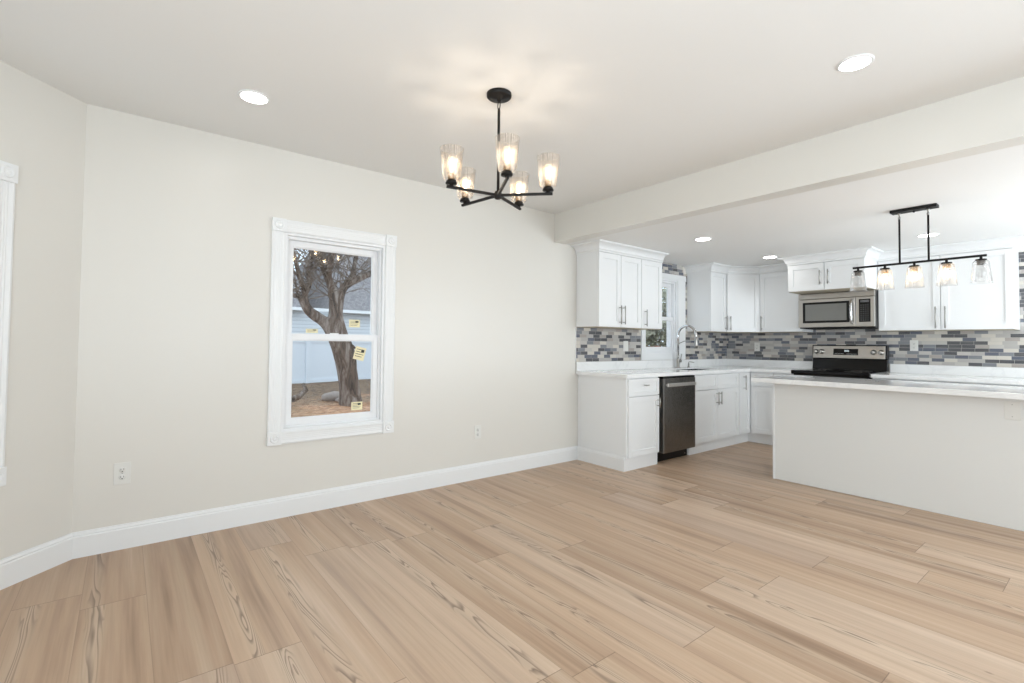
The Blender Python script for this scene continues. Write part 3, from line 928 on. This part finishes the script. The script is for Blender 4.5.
# ------------------------------------------------------------------ dishwasher
t = thing('dishwasher', 'stainless steel dishwasher with a bar handle, between the white base cabinets', 'dishwasher', (4.260, YB, 0), 0)
m = MB(); m.box(0.003, 0.624, -0.60, 0, 0.12, 0.880); m.build('body', 'blackplastic', t)
m = MB(); m.box(0.02, 0.62, -0.572, -0.03, 0.0, 0.1195); kp = m.build('toe_panel', 'blackplastic', t)
for z in (0.03, 0.09):
    sc_ = MB(); sc_.tube((0.575, -0.575, z), (0.575, -0.5715, z), 0.006, seg=10); sc_.build('screw', 'nickel', kp)
m = MB(); m.box(0.040, 0.617, -0.676, -0.602, 0.105, 0.862); d = m.build('door', 'dwsteel', t, 0.006)
m = MB(); m.box(0.040, 0.617, -0.668, -0.602, 0.8625, 0.880); m.build('control_strip', 'blackplastic', t, 0.002)
m = MB(); m.box(0.070, 0.590, -0.708, -0.694, 0.778, 0.814); m.box(0.080, 0.105, -0.694, -0.676, 0.783, 0.809); m.box(0.555, 0.58, -0.694, -0.676, 0.783, 0.809)
m.build('handle', metal('light_brushed_steel', hexc(225, 223, 220), 0.38), d, 0.005)

# ------------------------------------------------------------------ stove (local frame, front -y; rotated to face -x)
t = thing('stove', 'freestanding electric stove with stainless backguard and black glass cooktop', 'stove', (XR - 0.022, -1.157, 0), -PI/2)
w = 0.760
m = MB(); m.box(0, w, -0.615, -0.0, 0.06, 0.886); m.build('body', 'blackplastic', t)
m = MB(); m.box(0.004, w - 0.004, -0.58, -0.03, 0.0, 0.0595); m.build('toe_panel', 'blackplastic', t)
m = MB(); m.box(0.0, w, -0.662, -0.616, 0.25, 0.84); d = m.build('oven_door', 'steel', t, 0.005)
m = MB(); m.box(0.09, w - 0.09, -0.666, -0.6622, 0.36, 0.72); m.build('oven_window', 'blackgloss', d, 0.002)
m = MB(); m.tube((0.05, -0.715, 0.80), (w - 0.05, -0.715, 0.80), 0.012); m.tube((0.08, -0.664, 0.80), (0.08, -0.715, 0.80), 0.009); m.tube((w - 0.08, -0.664, 0.80), (w - 0.08, -0.715, 0.80), 0.009); m.build('handle', 'blackplastic', d)
m = MB(); m.box(0.0, w, -0.660, -0.616, 0.065, 0.242); m.build('storage_drawer', 'steel', t, 0.005)
m = MB(); m.box(-0.004, w + 0.004, -0.690, -0.075, 0.8865, 0.932); m.build('cooktop', 'blackgloss', t, 0.012)
for bx, by, br_ in [(0.2, -0.52, 0.10), (0.57, -0.52, 0.08), (0.2, -0.23, 0.075), (0.57, -0.23, 0.10)]:
    r_ = MB(); r_.lathe([(br_, 0.0), (br_, 0.0008), (br_ - 0.006, 0.0008), (br_ - 0.006, 0)], (bx, by, 0.9322), 36); r_.build('burner_ring', 'greysock', t)
m = MB(); m.add([(0, 0, 0.932), (w, 0, 0.932), (w, -0.070, 0.932), (0, -0.070, 0.932), (0, 0, 1.062), (w, 0, 1.062), (w, -0.050, 1.062), (0, -0.050, 1.062)], [(3,2,1,0),(4,5,6,7),(0,1,5,4),(1,2,6,5),(2,3,7,6),(3,0,4,7)])
m.build('backguard', 'blackgloss', t, 0.003)
m = MB(); m.box(-0.004, w + 0.006, -0.058, -0.0005, 1.0625, 1.225); m.build('backguard_frame', 'blackplastic', t, 0.008)
m = MB()
m.add([(0.012, -0.0585, 1.068), (w - 0.012, -0.0585, 1.068), (w - 0.012, -0.092, 1.068), (0.012, -0.092, 1.068), (0.012, -0.0585, 1.216), (w - 0.012, -0.0585, 1.216), (w - 0.012, -0.070, 1.216), (0.012, -0.070, 1.216)], [(3,2,1,0),(4,5,6,7),(0,1,5,4),(1,2,6,5),(2,3,7,6),(3,0,4,7)])
cp = m.build('control_panel', 'steel', t, 0.004)
yat = lambda z: -0.092 + (z - 1.068)/0.148*0.022
def onpanel(m, x0, x1, z0, z1, out):
    m.add([(x0, yat(z0)-out, z0), (x1, yat(z0)-out, z0), (x1, yat(z1)-out, z1), (x0, yat(z1)-out, z1), (x0, yat(z0)+0.004, z0), (x1, yat(z0)+0.004, z0), (x1, yat(z1)+0.004, z1), (x0, yat(z1)+0.004, z1)], [(0,1,2,3),(7,6,5,4),(0,4,5,1),(1,5,6,2),(2,6,7,3),(3,7,4,0)])
m = MB(); onpanel(m, 0.235, 0.490, 1.108, 1.182, 0.003); ds = m.build('display', 'blackgloss', cp)
m = MB()
for i in range(4):
    xx = 0.352 + i*0.012
    onpanel(m, xx, xx + 0.008, 1.152, 1.157, 0.0036); onpanel(m, xx, xx + 0.002, 1.146, 1.168, 0.0036); onpanel(m, xx + 0.006, xx + 0.008, 1.146, 1.168, 0.0036)
m.build('digit', 'led', ds)
m = MB()
for i in range(6):
    onpanel(m, 0.252 + i*0.016, 0.262 + i*0.016, 1.122, 1.126, 0.0034)
m.build('key_mark', 'plastic', ds); m = MB()
for i in range(7):
    onpanel(m, 0.375 + i*0.015, 0.384 + i*0.015, 1.118, 1.122, 0.0034)
m.build('key_mark', 'plastic', ds)
for kx in (0.048, 0.110, 0.640, 0.712):
    k = MB(); z = 1.145; y0 = yat(z)
    k.lathe([(0.029, 0.0), (0.029, -0.008), (0.022, -0.010), (0.020, -0.030), (0.017, -0.033), (0.0005, -0.033)], (kx, y0, z), 24, 'y')
    ko = k.build('knob', 'steel', cp)
    g_ = MB(); g_.box(kx - 0.004, kx + 0.004, y0 - 0.043, y0 - 0.0332, z - 0.019, z + 0.019); g_.build('grip', 'steel', ko, 0.002)

# ------------------------------------------------------------------ over-range microwave
t = thing('microwave', 'stainless over-the-range microwave with dark window, under the deep cabinet', 'microwave', (XR - 0.010, -1.143, 1.418), -PI/2)
w, h = 0.762, 0.412
m = MB(); m.box(0, w, -0.405, 0, 0, h); m.build('body', 'blackplastic', t, 0.002)
m = MB(); m.box(0.0, w, -0.443, -0.4055, 0.345, h - 0.004); gr = m.build('top_grille', 'steel', t, 0.003)
m = MB()
for i in range(30): m.box(0.03 + i*0.0235, 0.046 + i*0.0235, -0.4435, -0.4425, h - 0.012, h - 0.009)
m.build('vent_slot', 'dark', gr)
m = MB(); m.box(0.0, 0.585, -0.450, -0.4055, 0.012, 0.341); d = m.build('door', 'steel', t, 0.004)
m = MB(); m.box(0.050, 0.530, -0.4525, -0.4502, 0.062, 0.305); wf = m.build('window_border', 'blackplastic', d, 0.003)
m = MB(); m.box(0.078, 0.502, -0.4535, -0.4526, 0.088, 0.280); m.build('window_glass', plain('reflecting_window_grey', hexc(128, 128, 124), 0.12), wf)  # base grey stands in for the room mirrored in the glass
m = MB(); m.path([(0.556, -0.450, 0.045), (0.556, -0.480, 0.055), (0.556, -0.490, 0.10), (0.556, -0.492, 0.18), (0.556, -0.490, 0.26), (0.556, -0.480, 0.305), (0.556, -0.450, 0.315)], [0.010, 0.011, 0.013, 0.014, 0.013, 0.011, 0.010], 14); m.build('handle', 'chrome', d)
m = MB(); m.box(0.588, w, -0.448, -0.4055, 0.012, 0.341); cp = m.build('control_panel', 'steel', t, 0.003)
m = MB(); m.box(0.620, 0.728, -0.4505, -0.4482, 0.062, 0.315); kp = m.build('keypad', 'blackgloss', cp, 0.002)
m = MB(); m.box(0.634, 0.714, -0.4512, -0.4506, 0.278, 0.302); m.build('display', plain('grey_display', hexc(96, 96, 98), 0.3), kp)
m = MB()
for r_ in range(8):
    for c_ in range(4): m.box(0.636 + c_*0.021, 0.646 + c_*0.021, -0.4510, -0.4506, 0.080 + r_*0.0235, 0.086 + r_*0.0235)
m.build('key_mark', plain('grey_key_print', hexc(120, 120, 120), 0.5), kp)
m = MB(); m.box(0.03, w - 0.03, -0.38, -0.03, -0.004, -0.0003); m.build('underside_vent', 'dark', t)

# ------------------------------------------------------------------ island
t = thing('kitchen_island', 'long white kitchen island with a plain back panel facing the dining area', 'island', (4.659, -1.581, 0), 0)
m = MB(); m.box(0.006, 0.62, -2.35, -0.019, 0.002, 0.872); m.build('back_panel', 'island', t)
m = MB(); m.box(0.0, 0.62, -0.0185, 0.0, 0.0, 0.8725); m.build('end_panel', 'cab', t, 0.001)
m = MB()
for i in range(4): shaker(m, 0.03 + i*0.58, 0.60 + i*0.58, 0.12, 0.86, 0, 0.02)
o = m.build('door', 'cab', t, 0.001); o.location = (0.64, -2.35, 0); o.rotation_euler = (0, 0, PI/2)
m = MB(); m.box(4.520, 5.330, -3.98, -1.452, 0.8735, 0.914)
tag(m.build('island_countertop', 'marble', None, 0.003), 'white marble slab overhanging the kitchen island', 'countertop')
outlet('blank_plate', 'off-white blank cover plate on the island panel near the right edge', (4.665, -3.125, 0.788), -PI/2, 0.076, 0.122, 'blank', 'plastic')

# ------------------------------------------------------------------ lamps: bulbs and glass shades
def bulb(parent, z, up=1, lit=True, power=1.6, x=0, y=0):
    s_ = up
    b = MB()
    pr = [(0.011, 0.0), (0.013, 0.012), (0.020, 0.030), (0.0245, 0.050), (0.0235, 0.066), (0.015, 0.082), (0.0005, 0.090)]
    b.lathe([(r, z + s_*h) for r, h in pr], (x, y, 0), 20)
    bo = b.build('bulb', 'bulb' if lit else 'unlit_glass', parent)
    if lit:
        f = MB()
        for i in range(4):
            a = 2*PI*i/4 + 0.5
            f.tube((x + 0.005*math.cos(a), y + 0.005*math.sin(a), z + s_*0.020), (x + 0.0095*math.cos(a), y + 0.0095*math.sin(a), z + s_*0.068), 0.0030, seg=6)
        f.build('filament', 'filament', bo)
        l = bpy.data.lights.new('bulb_light', 'POINT')
        l.energy = power; l.color = (1.0, 0.86, 0.70); l.shadow_soft_size = 0.003
        lo = bpy.data.objects.new('bulb_light', l); COL.objects.link(lo); lo.parent = bo
        lo.location = (x, y, z + s_*0.040)
    return bo

# five-light chandelier
CX, CY, CZH = 1.530, -1.562, 1.985
t = thing('chandelier', 'black five-arm chandelier with clear tumbler shades hanging over the dining floor', 'chandelier', (CX, CY, HC), 0)
dz = CZH - HC
m = MB(); m.lathe([(0.0005, 0), (0.066, 0), (0.066, -0.016), (0.060, -0.022), (0.012, -0.031), (0.010, -0.040), (0.0005, -0.040)], (0, 0, 0), 36); m.build('canopy', 'blackmetal', t)
m = MB()
lp = [(0, 0.010*math.sin(a), -0.062 - 0.026*math.cos(a)) for a in [2*PI*i/14 for i in range(15)]]
m.path(lp, 0.0028, 8)
m.build('link', 'blackmetal', t)
m = MB(); m.lathe([(0.0005, -0.078), (0.005, -0.080), (0.0075, -0.092), (0.0075, dz + 0.01), (0.0005, dz + 0.01)], (0, 0, 0), 14); m.build('rod', 'blackmetal', t)
m = MB(); m.lathe([(0.0005, dz + 0.022), (0.016, dz + 0.020), (0.020, dz + 0.010), (0.020, dz - 0.014), (0.014, dz - 0.020), (0.0005, dz - 0.022)], (0, 0, 0), 20); m.build('hub', 'blackmetal', t)
for k in range(5):
    a = math.radians(26.5 + 72*k)
    ax, ay = math.cos(a), math.sin(a)
    arm = MB(); hw = 0.0065
    px, py = -ay, ax
    r0, r1 = 0.014, 0.288
    vs = []
    for r_ in (r0, r1):
        for s1, s2 in ((-1, -1), (1, -1), (1, 1), (-1, 1)):
            vs.append((ax*r_ + px*hw*s1, ay*r_ + py*hw*s1, dz + hw*s2))
    arm.add(vs, [(0, 1, 2, 3), (4, 7, 6, 5), (0, 4, 5, 1), (1, 5, 6, 2), (2, 6, 7, 3), (3, 7, 4, 0)])
    ao = arm.build('arm', 'blackmetal', t, 0.001)
    bx, by = ax*0.264, ay*0.264
    sh = bpy.data.objects.new('lamp_head', None); COL.objects.link(sh); sh.parent = t; sh.location = (bx, by, dz); sh.empty_display_size = 0.02
    m = MB(); m.lathe([(0.0005, 0.0068), (0.010, 0.0068), (0.010, 0.014), (0.029, 0.016), (0.029, 0.024), (0.024, 0.026), (0.024, 0.034), (0.0005, 0.035)], (0, 0, 0), 24); m.build('fitter', 'blackmetal', sh)
    m = MB(); m.lathe([(0.0005, 0.0351), (0.017, 0.0351), (0.017, 0.066), (0.013, 0.070), (0.0005, 0.070)], (0, 0, 0), 20); m.build('socket', 'litsock', sh)
    m = MB()
    m.lathe([(0.028, 0.0365), (0.040, 0.038), (0.044, 0.044), (0.0605, 0.196), (0.0588, 0.197), (0.0422, 0.046), (0.038, 0.041), (0.028, 0.0395)], (0, 0, 0), 48)
    m.build('glass_shade', 'shade', sh)
    bulb(sh, 0.068, 1, True, 1.1)

# linear pendant above the island
PX, PY, PZ = 4.58, -2.638, 1.835
t = thing('linear_pendant', 'black linear bar pendant with five glass shades above the island', 'pendant light', (PX, PY, HK), 0)
dz = PZ - HK
m = MB(); m.box(-0.042, 0.042, -0.138, 0.138, -0.022, 0); cn = m.build('canopy', 'blackmetal', t, 0.003)
m = MB(); m.tube((0, 0, -0.034), (0, 0, -0.0222), 0.006, seg=10); m.build('screw', 'blackmetal', cn)
for yy in (0.088, -0.082):
    m = MB(); m.lathe([(0.0005, -0.0221), (0.010, -0.0221), (0.008, -0.034), (0.0045, -0.036), (0.0045, -0.052), (0.0085, -0.054), (0.0085, -0.070), (0.0005, -0.071)], (0, yy, 0), 14); m.build('swivel', 'nickel', t)
    m = MB(); m.tube((0, yy, -0.0705), (0, yy, dz + 0.006), 0.0065, seg=12); m.build('rod', 'blackmetal', t)
m = MB(); m.box(-0.0075, 0.0075, -0.388, 0.392, dz - 0.0075, dz + 0.0075); m.build('bar', 'blackmetal', t, 0.001)
for i, yy in enumerate([-2.281, -2.457, -2.636, -2.818, -2.997]):
    lit = i in (1, 2, 3)
    sh = bpy.data.objects.new('lamp_head', None); COL.objects.link(sh); sh.parent = t; sh.location = (0, yy - PY, dz - 0.0078); sh.empty_display_size = 0.02
    m = MB(); m.lathe([(0.0005, 0), (0.008, 0), (0.008, -0.014), (0.030, -0.016), (0.031, -0.024), (0.0005, -0.025)], (0, 0, 0), 24); m.build('fitter', 'blackmetal', sh)
    m = MB(); m.lathe([(0.0005, -0.0251), (0.022, -0.0251), (0.022, -0.055), (0.0005, -0.056)], (0, 0, 0), 20); m.build('socket', 'litsock' if lit else 'greysock', sh)  # same socket: warm glow of lit bulbs put into the colour
    m = MB()
    pr = [(0.026, -0.0255), (0.036, -0.027), (0.042, -0.034), (0.0445, -0.050), (0.056, -0.170), (0.058, -0.180)]
    m.lathe(pr + [(r_ - 0.0018, z_ ) for r_, z_ in pr[::-1]], (0, 0, 0), 48)
    m.build('glass_shade', 'shade' if lit else 'unlit_glass', sh)  # same glass: bulb glow put into a milkier, warmer copy
    bulb(sh, -0.054, -1, lit, 0.6)

# ------------------------------------------------------------------ outside the windows
GZ = 0.08
nx, ny = 70, 60
vs = []
for j in range(ny + 1):
    for i in range(nx + 1):
        x = -8 + 40*i/nx; y = 0.2 + 26*(j/ny)**1.6
        z = GZ + 0.05*noise.noise(Vector((x*0.9, y*0.9, 0))) + 0.03*noise.noise(Vector((x*3.1, y*3.1, 4)))
        if y < 0.6: z = GZ - 0.02
        vs.append((x, y, z))
m = MB(); m.add(vs, [(j*(nx+1)+i, j*(nx+1)+i+1, (j+1)*(nx+1)+i+1, (j+1)*(nx+1)+i) for j in range(ny) for i in range(nx)], True)
struct(m.build('ground', 'ground'), 'leaf-covered back yard outside the window', 'ground')

CAMV = Vector((0, -3.6289, 1.2003)); Rq, Uq, Fq = Vector(Rv), Vector(Uv), Vector(Fv)
def at(px, py, y):
    """world point on the plane y=const that was measured at this place of the photograph"""
    d = Fq + Rq*((px - 512)/490.157) - Uq*((py - 329.772)/490.157)
    k = (y - CAMV.y)/d.y
    return CAMV + d*k

# tree: a skinned skeleton
def skin_tree(name, chains, mat, parent, sub=2):
    verts = []; edges = []; rad = []; key = {}
    for ch in chains:
        prev = None
        for p, r in ch:
            k = tuple(round(c, 3) for c in p)
            if k not in key:
                key[k] = len(verts); verts.append(tuple(p)); rad.append(r)
            i = key[k]
            if prev is not None and prev != i: edges.append((prev, i))
            prev = i
    me = bpy.data.meshes.new(name); me.from_pydata(verts, edges, [])
    me.materials.append(MAT[mat])
    o = bpy.data.objects.new(name, me); COL.objects.link(o); o.parent = parent
    sk = o.modifiers.new('skin', 'SKIN'); sk.use_smooth_shade = True
    for v, r in zip(me.skin_vertices[0].data, rad): v.radius = (r, r)
    me.skin_vertices[0].data[0].use_root = True
    sb = o.modifiers.new('subdivision', 'SUBSURF'); sb.levels = sb.render_levels = sub
    return o
TY = 5.3
base = at(364, 404, TY)
treet = thing('old_tree', 'gnarled old tree with bare forking branches seen through the dining window', 'tree', (base.x, base.y, GZ - 0.02), 0)
PXM = 490.157/9.15
def chain(lst):
    out = []
    for q in lst:
        px, py, r = q[:3]; dy = q[3] if len(q) > 3 else 0
        p = at(px, py, TY + dy) - Vector(treet.location)
        out.append((p, r/PXM))
    return out
T = []
T.append(chain([(351, 412, 13), (350.5, 402, 12), (350, 393, 10.4), (348, 375, 9.8), (344.5, 358, 9.6), (340.5, 343, 9.4), (336, 328, 8.8), (335.5, 312, 6.6), (336, 300, 6.2), (334, 293, 5), (330, 284, 3.8), (327.5, 276, 3.4), (330, 262, 3.2, -.2), (335, 250, 3, -.4), (341, 235, 2.6, -.5), (348, 218, 2, -.6)]))
T.append(chain([(336, 300, 6.2), (340.6, 292, 4.4), (346, 285, 3.8), (352, 281, 3.6), (358, 279, 3.5), (368, 274.5, 3.2), (380, 269, 2.8), (396, 262, 2.2)]))
T.append(chain([(352, 281, 3.6), (354, 268, 2.4, .1), (357, 252, 2.2, .2), (361, 235, 1.8, .2)]))
T.append(chain([(336, 328, 8.8), (326, 322, 5.6), (318, 317.5, 5.6), (311, 313, 5.2), (306, 307.5, 4.4), (303.5, 300, 3.4), (306, 292, 3.0), (310, 282, 2.8, .1), (307.7, 271, 2.6, .2), (311.6, 258, 2.4, .2), (309, 240, 2, .3)]))
T.append(chain([(303.5, 300, 3.4), (297, 295, 1.8), (286, 293.5, 1.6), (270, 290, 1.4)]))
T.append(chain([(306, 292, 3.0), (299, 276, 2.2), (296, 262, 2.0), (291, 248, 1.8)]))
T.append(chain([(327.5, 276, 3.4), (320, 264, 2.0), (322, 250, 1.8), (318, 236, 1.4)]))
T.append(chain([(344.5, 358, 9.6), (352, 345, 1.4, -.1), (357, 350, 0.8, -.15)]))
skin_tree('trunk', T, 'bark', treet)
# thin twigs
rt = random.Random(3)
tw = MB()
seeds = [q for ch in T for q in ch if q[0].z > 1.75]
def twig(p, d, L, r, depth):
    pts = [p.copy()]
    n = 5
    for i in range(n):
        d = (d + Vector((rt.uniform(-.35, .35), rt.uniform(-.25, .25), rt.uniform(-.25, .4)))).normalized()
        pts.append(pts[-1] + d*L/n)
    tw.path(pts, [r*(1 - 0.7*i/n) for i in range(n + 1)], 5)
    if depth:
        for i in range(2, n + 1):
            if rt.random() < 0.75:
                twig(pts[i], (d + Vector((rt.uniform(-1, 1), rt.uniform(-.6, .6), rt.uniform(-.7, .8)))).normalized(), L*0.62, r*0.55, depth - 1)
for p, r in seeds:
    for _ in range(3):
        twig(p, Vector((rt.uniform(-1, 1), rt.uniform(-.5, .5), rt.uniform(0.0, 1))).normalized(), rt.uniform(0.7, 1.4), 0.011, 2)
tw.build('twigs', 'twig', treet)

# stones and a fallen branch near the trunk
def stone(px, py, y, s, label):
    p = at(px, py, y)
    m = MB(); m.sphere((0, 0, 0), s, 1.4, 0.9, 0.6, 12, 8)
    m.v = [(x*(1 + .25*noise.noise(Vector((x, yy, z))*9)), yy, z*(1 + .3*noise.noise(Vector((z, x, yy))*7))) for x, yy, z in m.v]
    o = m.build('stone', 'stone'); o.location = (p.x, p.y, GZ + s*0.4)
    tag(o, label, 'stone')
stone(334, 393, 5.9, 0.17, 'pale stone lying left of the tree trunk')
stone(342, 400, 5.6, 0.09, 'smaller pale stone at the foot of the tree trunk')
fb = MB(); P = [at(286, 398, 5.4), at(293, 399, 5.4), at(300, 396, 5.4), at(306, 390, 5.5), at(303, 384, 5.6)]
P = [Vector((p.x, p.y, max(p.z, GZ + 0.06))) for p in P]
fb.path([p - P[0] for p in P], [0.05, 0.06, 0.05, 0.04, 0.03], 8)
o = fb.build('fallen_branch', 'bark'); o.location = P[0]; tag(o, 'dark fallen branch on the leaf litter at the left of the window view', 'branch')

# white vinyl fence: runs from the left to far right, slightly receding
fa, fbv = Vector((-3.0, 9.0)), Vector((26.0, 15.5))
fa = Vector((3.80, 10.53)) + (Vector((3.80, 10.53)) - Vector((6.007, 11.056))).normalized()*7
fdir = (Vector((6.007, 11.056)) - Vector((3.80, 10.53))).normalized()
t = thing('vinyl_fence', 'white vinyl privacy fence behind the tree', 'fence', (fa.x, fa.y, GZ - 0.05), math.atan2(fdir.y, fdir.x))
FH = 1.22
for i in range(13):
    x = i*2.4
    m = MB(); m.box(x - 0.065, x + 0.065, -0.065, 0.065, 0, FH + 0.06); m.add([(x-.08, -.08, FH+.06), (x+.08, -.08, FH+.06), (x+.08, .08, FH+.06), (x-.08, .08, FH+.06), (x, 0, FH+.12)], [(3,2,1,0), (0,1,4), (1,2,4), (2,3,4), (3,0,4)])
    m.build('post', 'fence', t)
    if i < 12:
        m = MB(); m.box(x + 0.066, x + 2.334, -0.011, 0.011, 0.12, FH - 0.07)
        m.build('panel', 'fence', t)
        m = MB(); m.box(x + 0.066, x + 2.334, -0.03, 0.03, 0.03, 0.12); m.box(x + 0.066, x + 2.334, -0.03, 0.03, FH - 0.07, FH + 0.02)
        m.build('rail', 'fence', t)

# neighbour's low white house with a grey roof
hx, hy = 1.0, 19.5
t = thing('neighbor_house', 'white sided house with grey roof beyond the fence', 'house', (hx, hy, 0), 0.12)
m = MB(); m.box(0, 16, 0, 8, 0, 2.75); m.build('wall', 'siding', t)
m = MB(); m.add([(-0.4, -0.45, 2.72), (5.55, -0.45, 2.72), (5.55, 4, 7.6), (-0.4, 4, 7.6), (5.55, 8.4, 2.72), (-0.4, 8.4, 2.72)], [(0, 1, 2, 3), (3, 2, 4, 5), (1, 4, 2), (0, 3, 5), (0, 5, 4, 1)])
m.build('roof', 'shingle', t)
m = MB(); m.add([(6.65, -0.45, 2.72), (16.4, -0.45, 2.72), (16.4, 4, 8.2), (8.6, 4, 8.2), (16.4, 8.4, 2.72), (6.65, 8.4, 2.72)], [(0, 1, 2, 3), (3, 2, 4, 5), (1, 4, 2), (0, 3, 5), (0, 5, 4, 1)])
m.build('roof', 'shingle', t)
m = MB(); m.box(-0.4, 16.4, -0.58, -0.45, 2.62, 2.76); m.build('gutter', 'trim', t)
m = MB(); m.box(10.6, 10.72, -0.12, -0.01, 0, 2.62); m.build('downspout', 'greysock', t)

# shrubs outside the kitchen window
def bush(x, y, r, h, mat, label, n, name='garden_shrub'):
    t = thing(name, label, 'shrub', (x, y, GZ), 0)
    rb = random.Random(int(x*100))
    st = MB()
    for i in range(7):
        a = rb.uniform(0, 2*PI)
        st.path([(0, 0, -0.05), (0.3*r*math.cos(a), 0.3*r*math.sin(a), h*0.4), (0.6*r*math.cos(a), 0.6*r*math.sin(a), h*0.8)], [0.03, 0.02, 0.008], 6)
    st.build('stem', 'twig', t)
    lf = MB()
    for i in range(n):
        u = rb.random()**0.4; th = rb.uniform(0, 2*PI); c = rb.uniform(-0.9, 1)
        s_ = math.sqrt(1 - c*c)
        p = Vector((r*u*s_*math.cos(th), r*u*s_*math.sin(th), h*0.52 + h*0.48*u*c))
        a = Vector((rb.uniform(-1, 1), rb.uniform(-1, 1), rb.uniform(-1, 1))).normalized(); b = a.orthogonal().normalized()
        L = rb.uniform(0.07, 0.13)
        lf.add([p - a*L, p + b*L*0.4, p + a*L, p - b*L*0.4], [(0, 1, 2, 3)])
    lf.build('foliage', mat, t)
bush(10.4, 5.2, 1.0, 2.9, 'leaf_green', 'tall olive-brown shrub seen through the kitchen window', 5200)
bush(13.6, 6.4, 1.2, 3.4, 'leaf_green', 'broad olive shrub further back beyond the kitchen window', 6000)
bush(9.7, 3.3, 0.55, 1.1, 'leaf_red', 'low russet shrub at the bottom of the kitchen window view', 1500)

# ------------------------------------------------------------------ repeats share a group
for kind_, phrase in {'recessed_light': 'recessed ceiling lights', 'sticker': 'paper stickers on the window panes', 'power_outlet': 'wall outlets',
                      'wall_cabinet': 'white wall cabinets', 'base_cabinet': 'white base cabinets', 'stone': 'stones by the tree',
                      'garden_shrub': 'shrubs outside the kitchen window'}.items():
    for o in bpy.data.objects:
        if o.parent is None and o.name.split('.')[0] == kind_:
            o['group'] = phrase
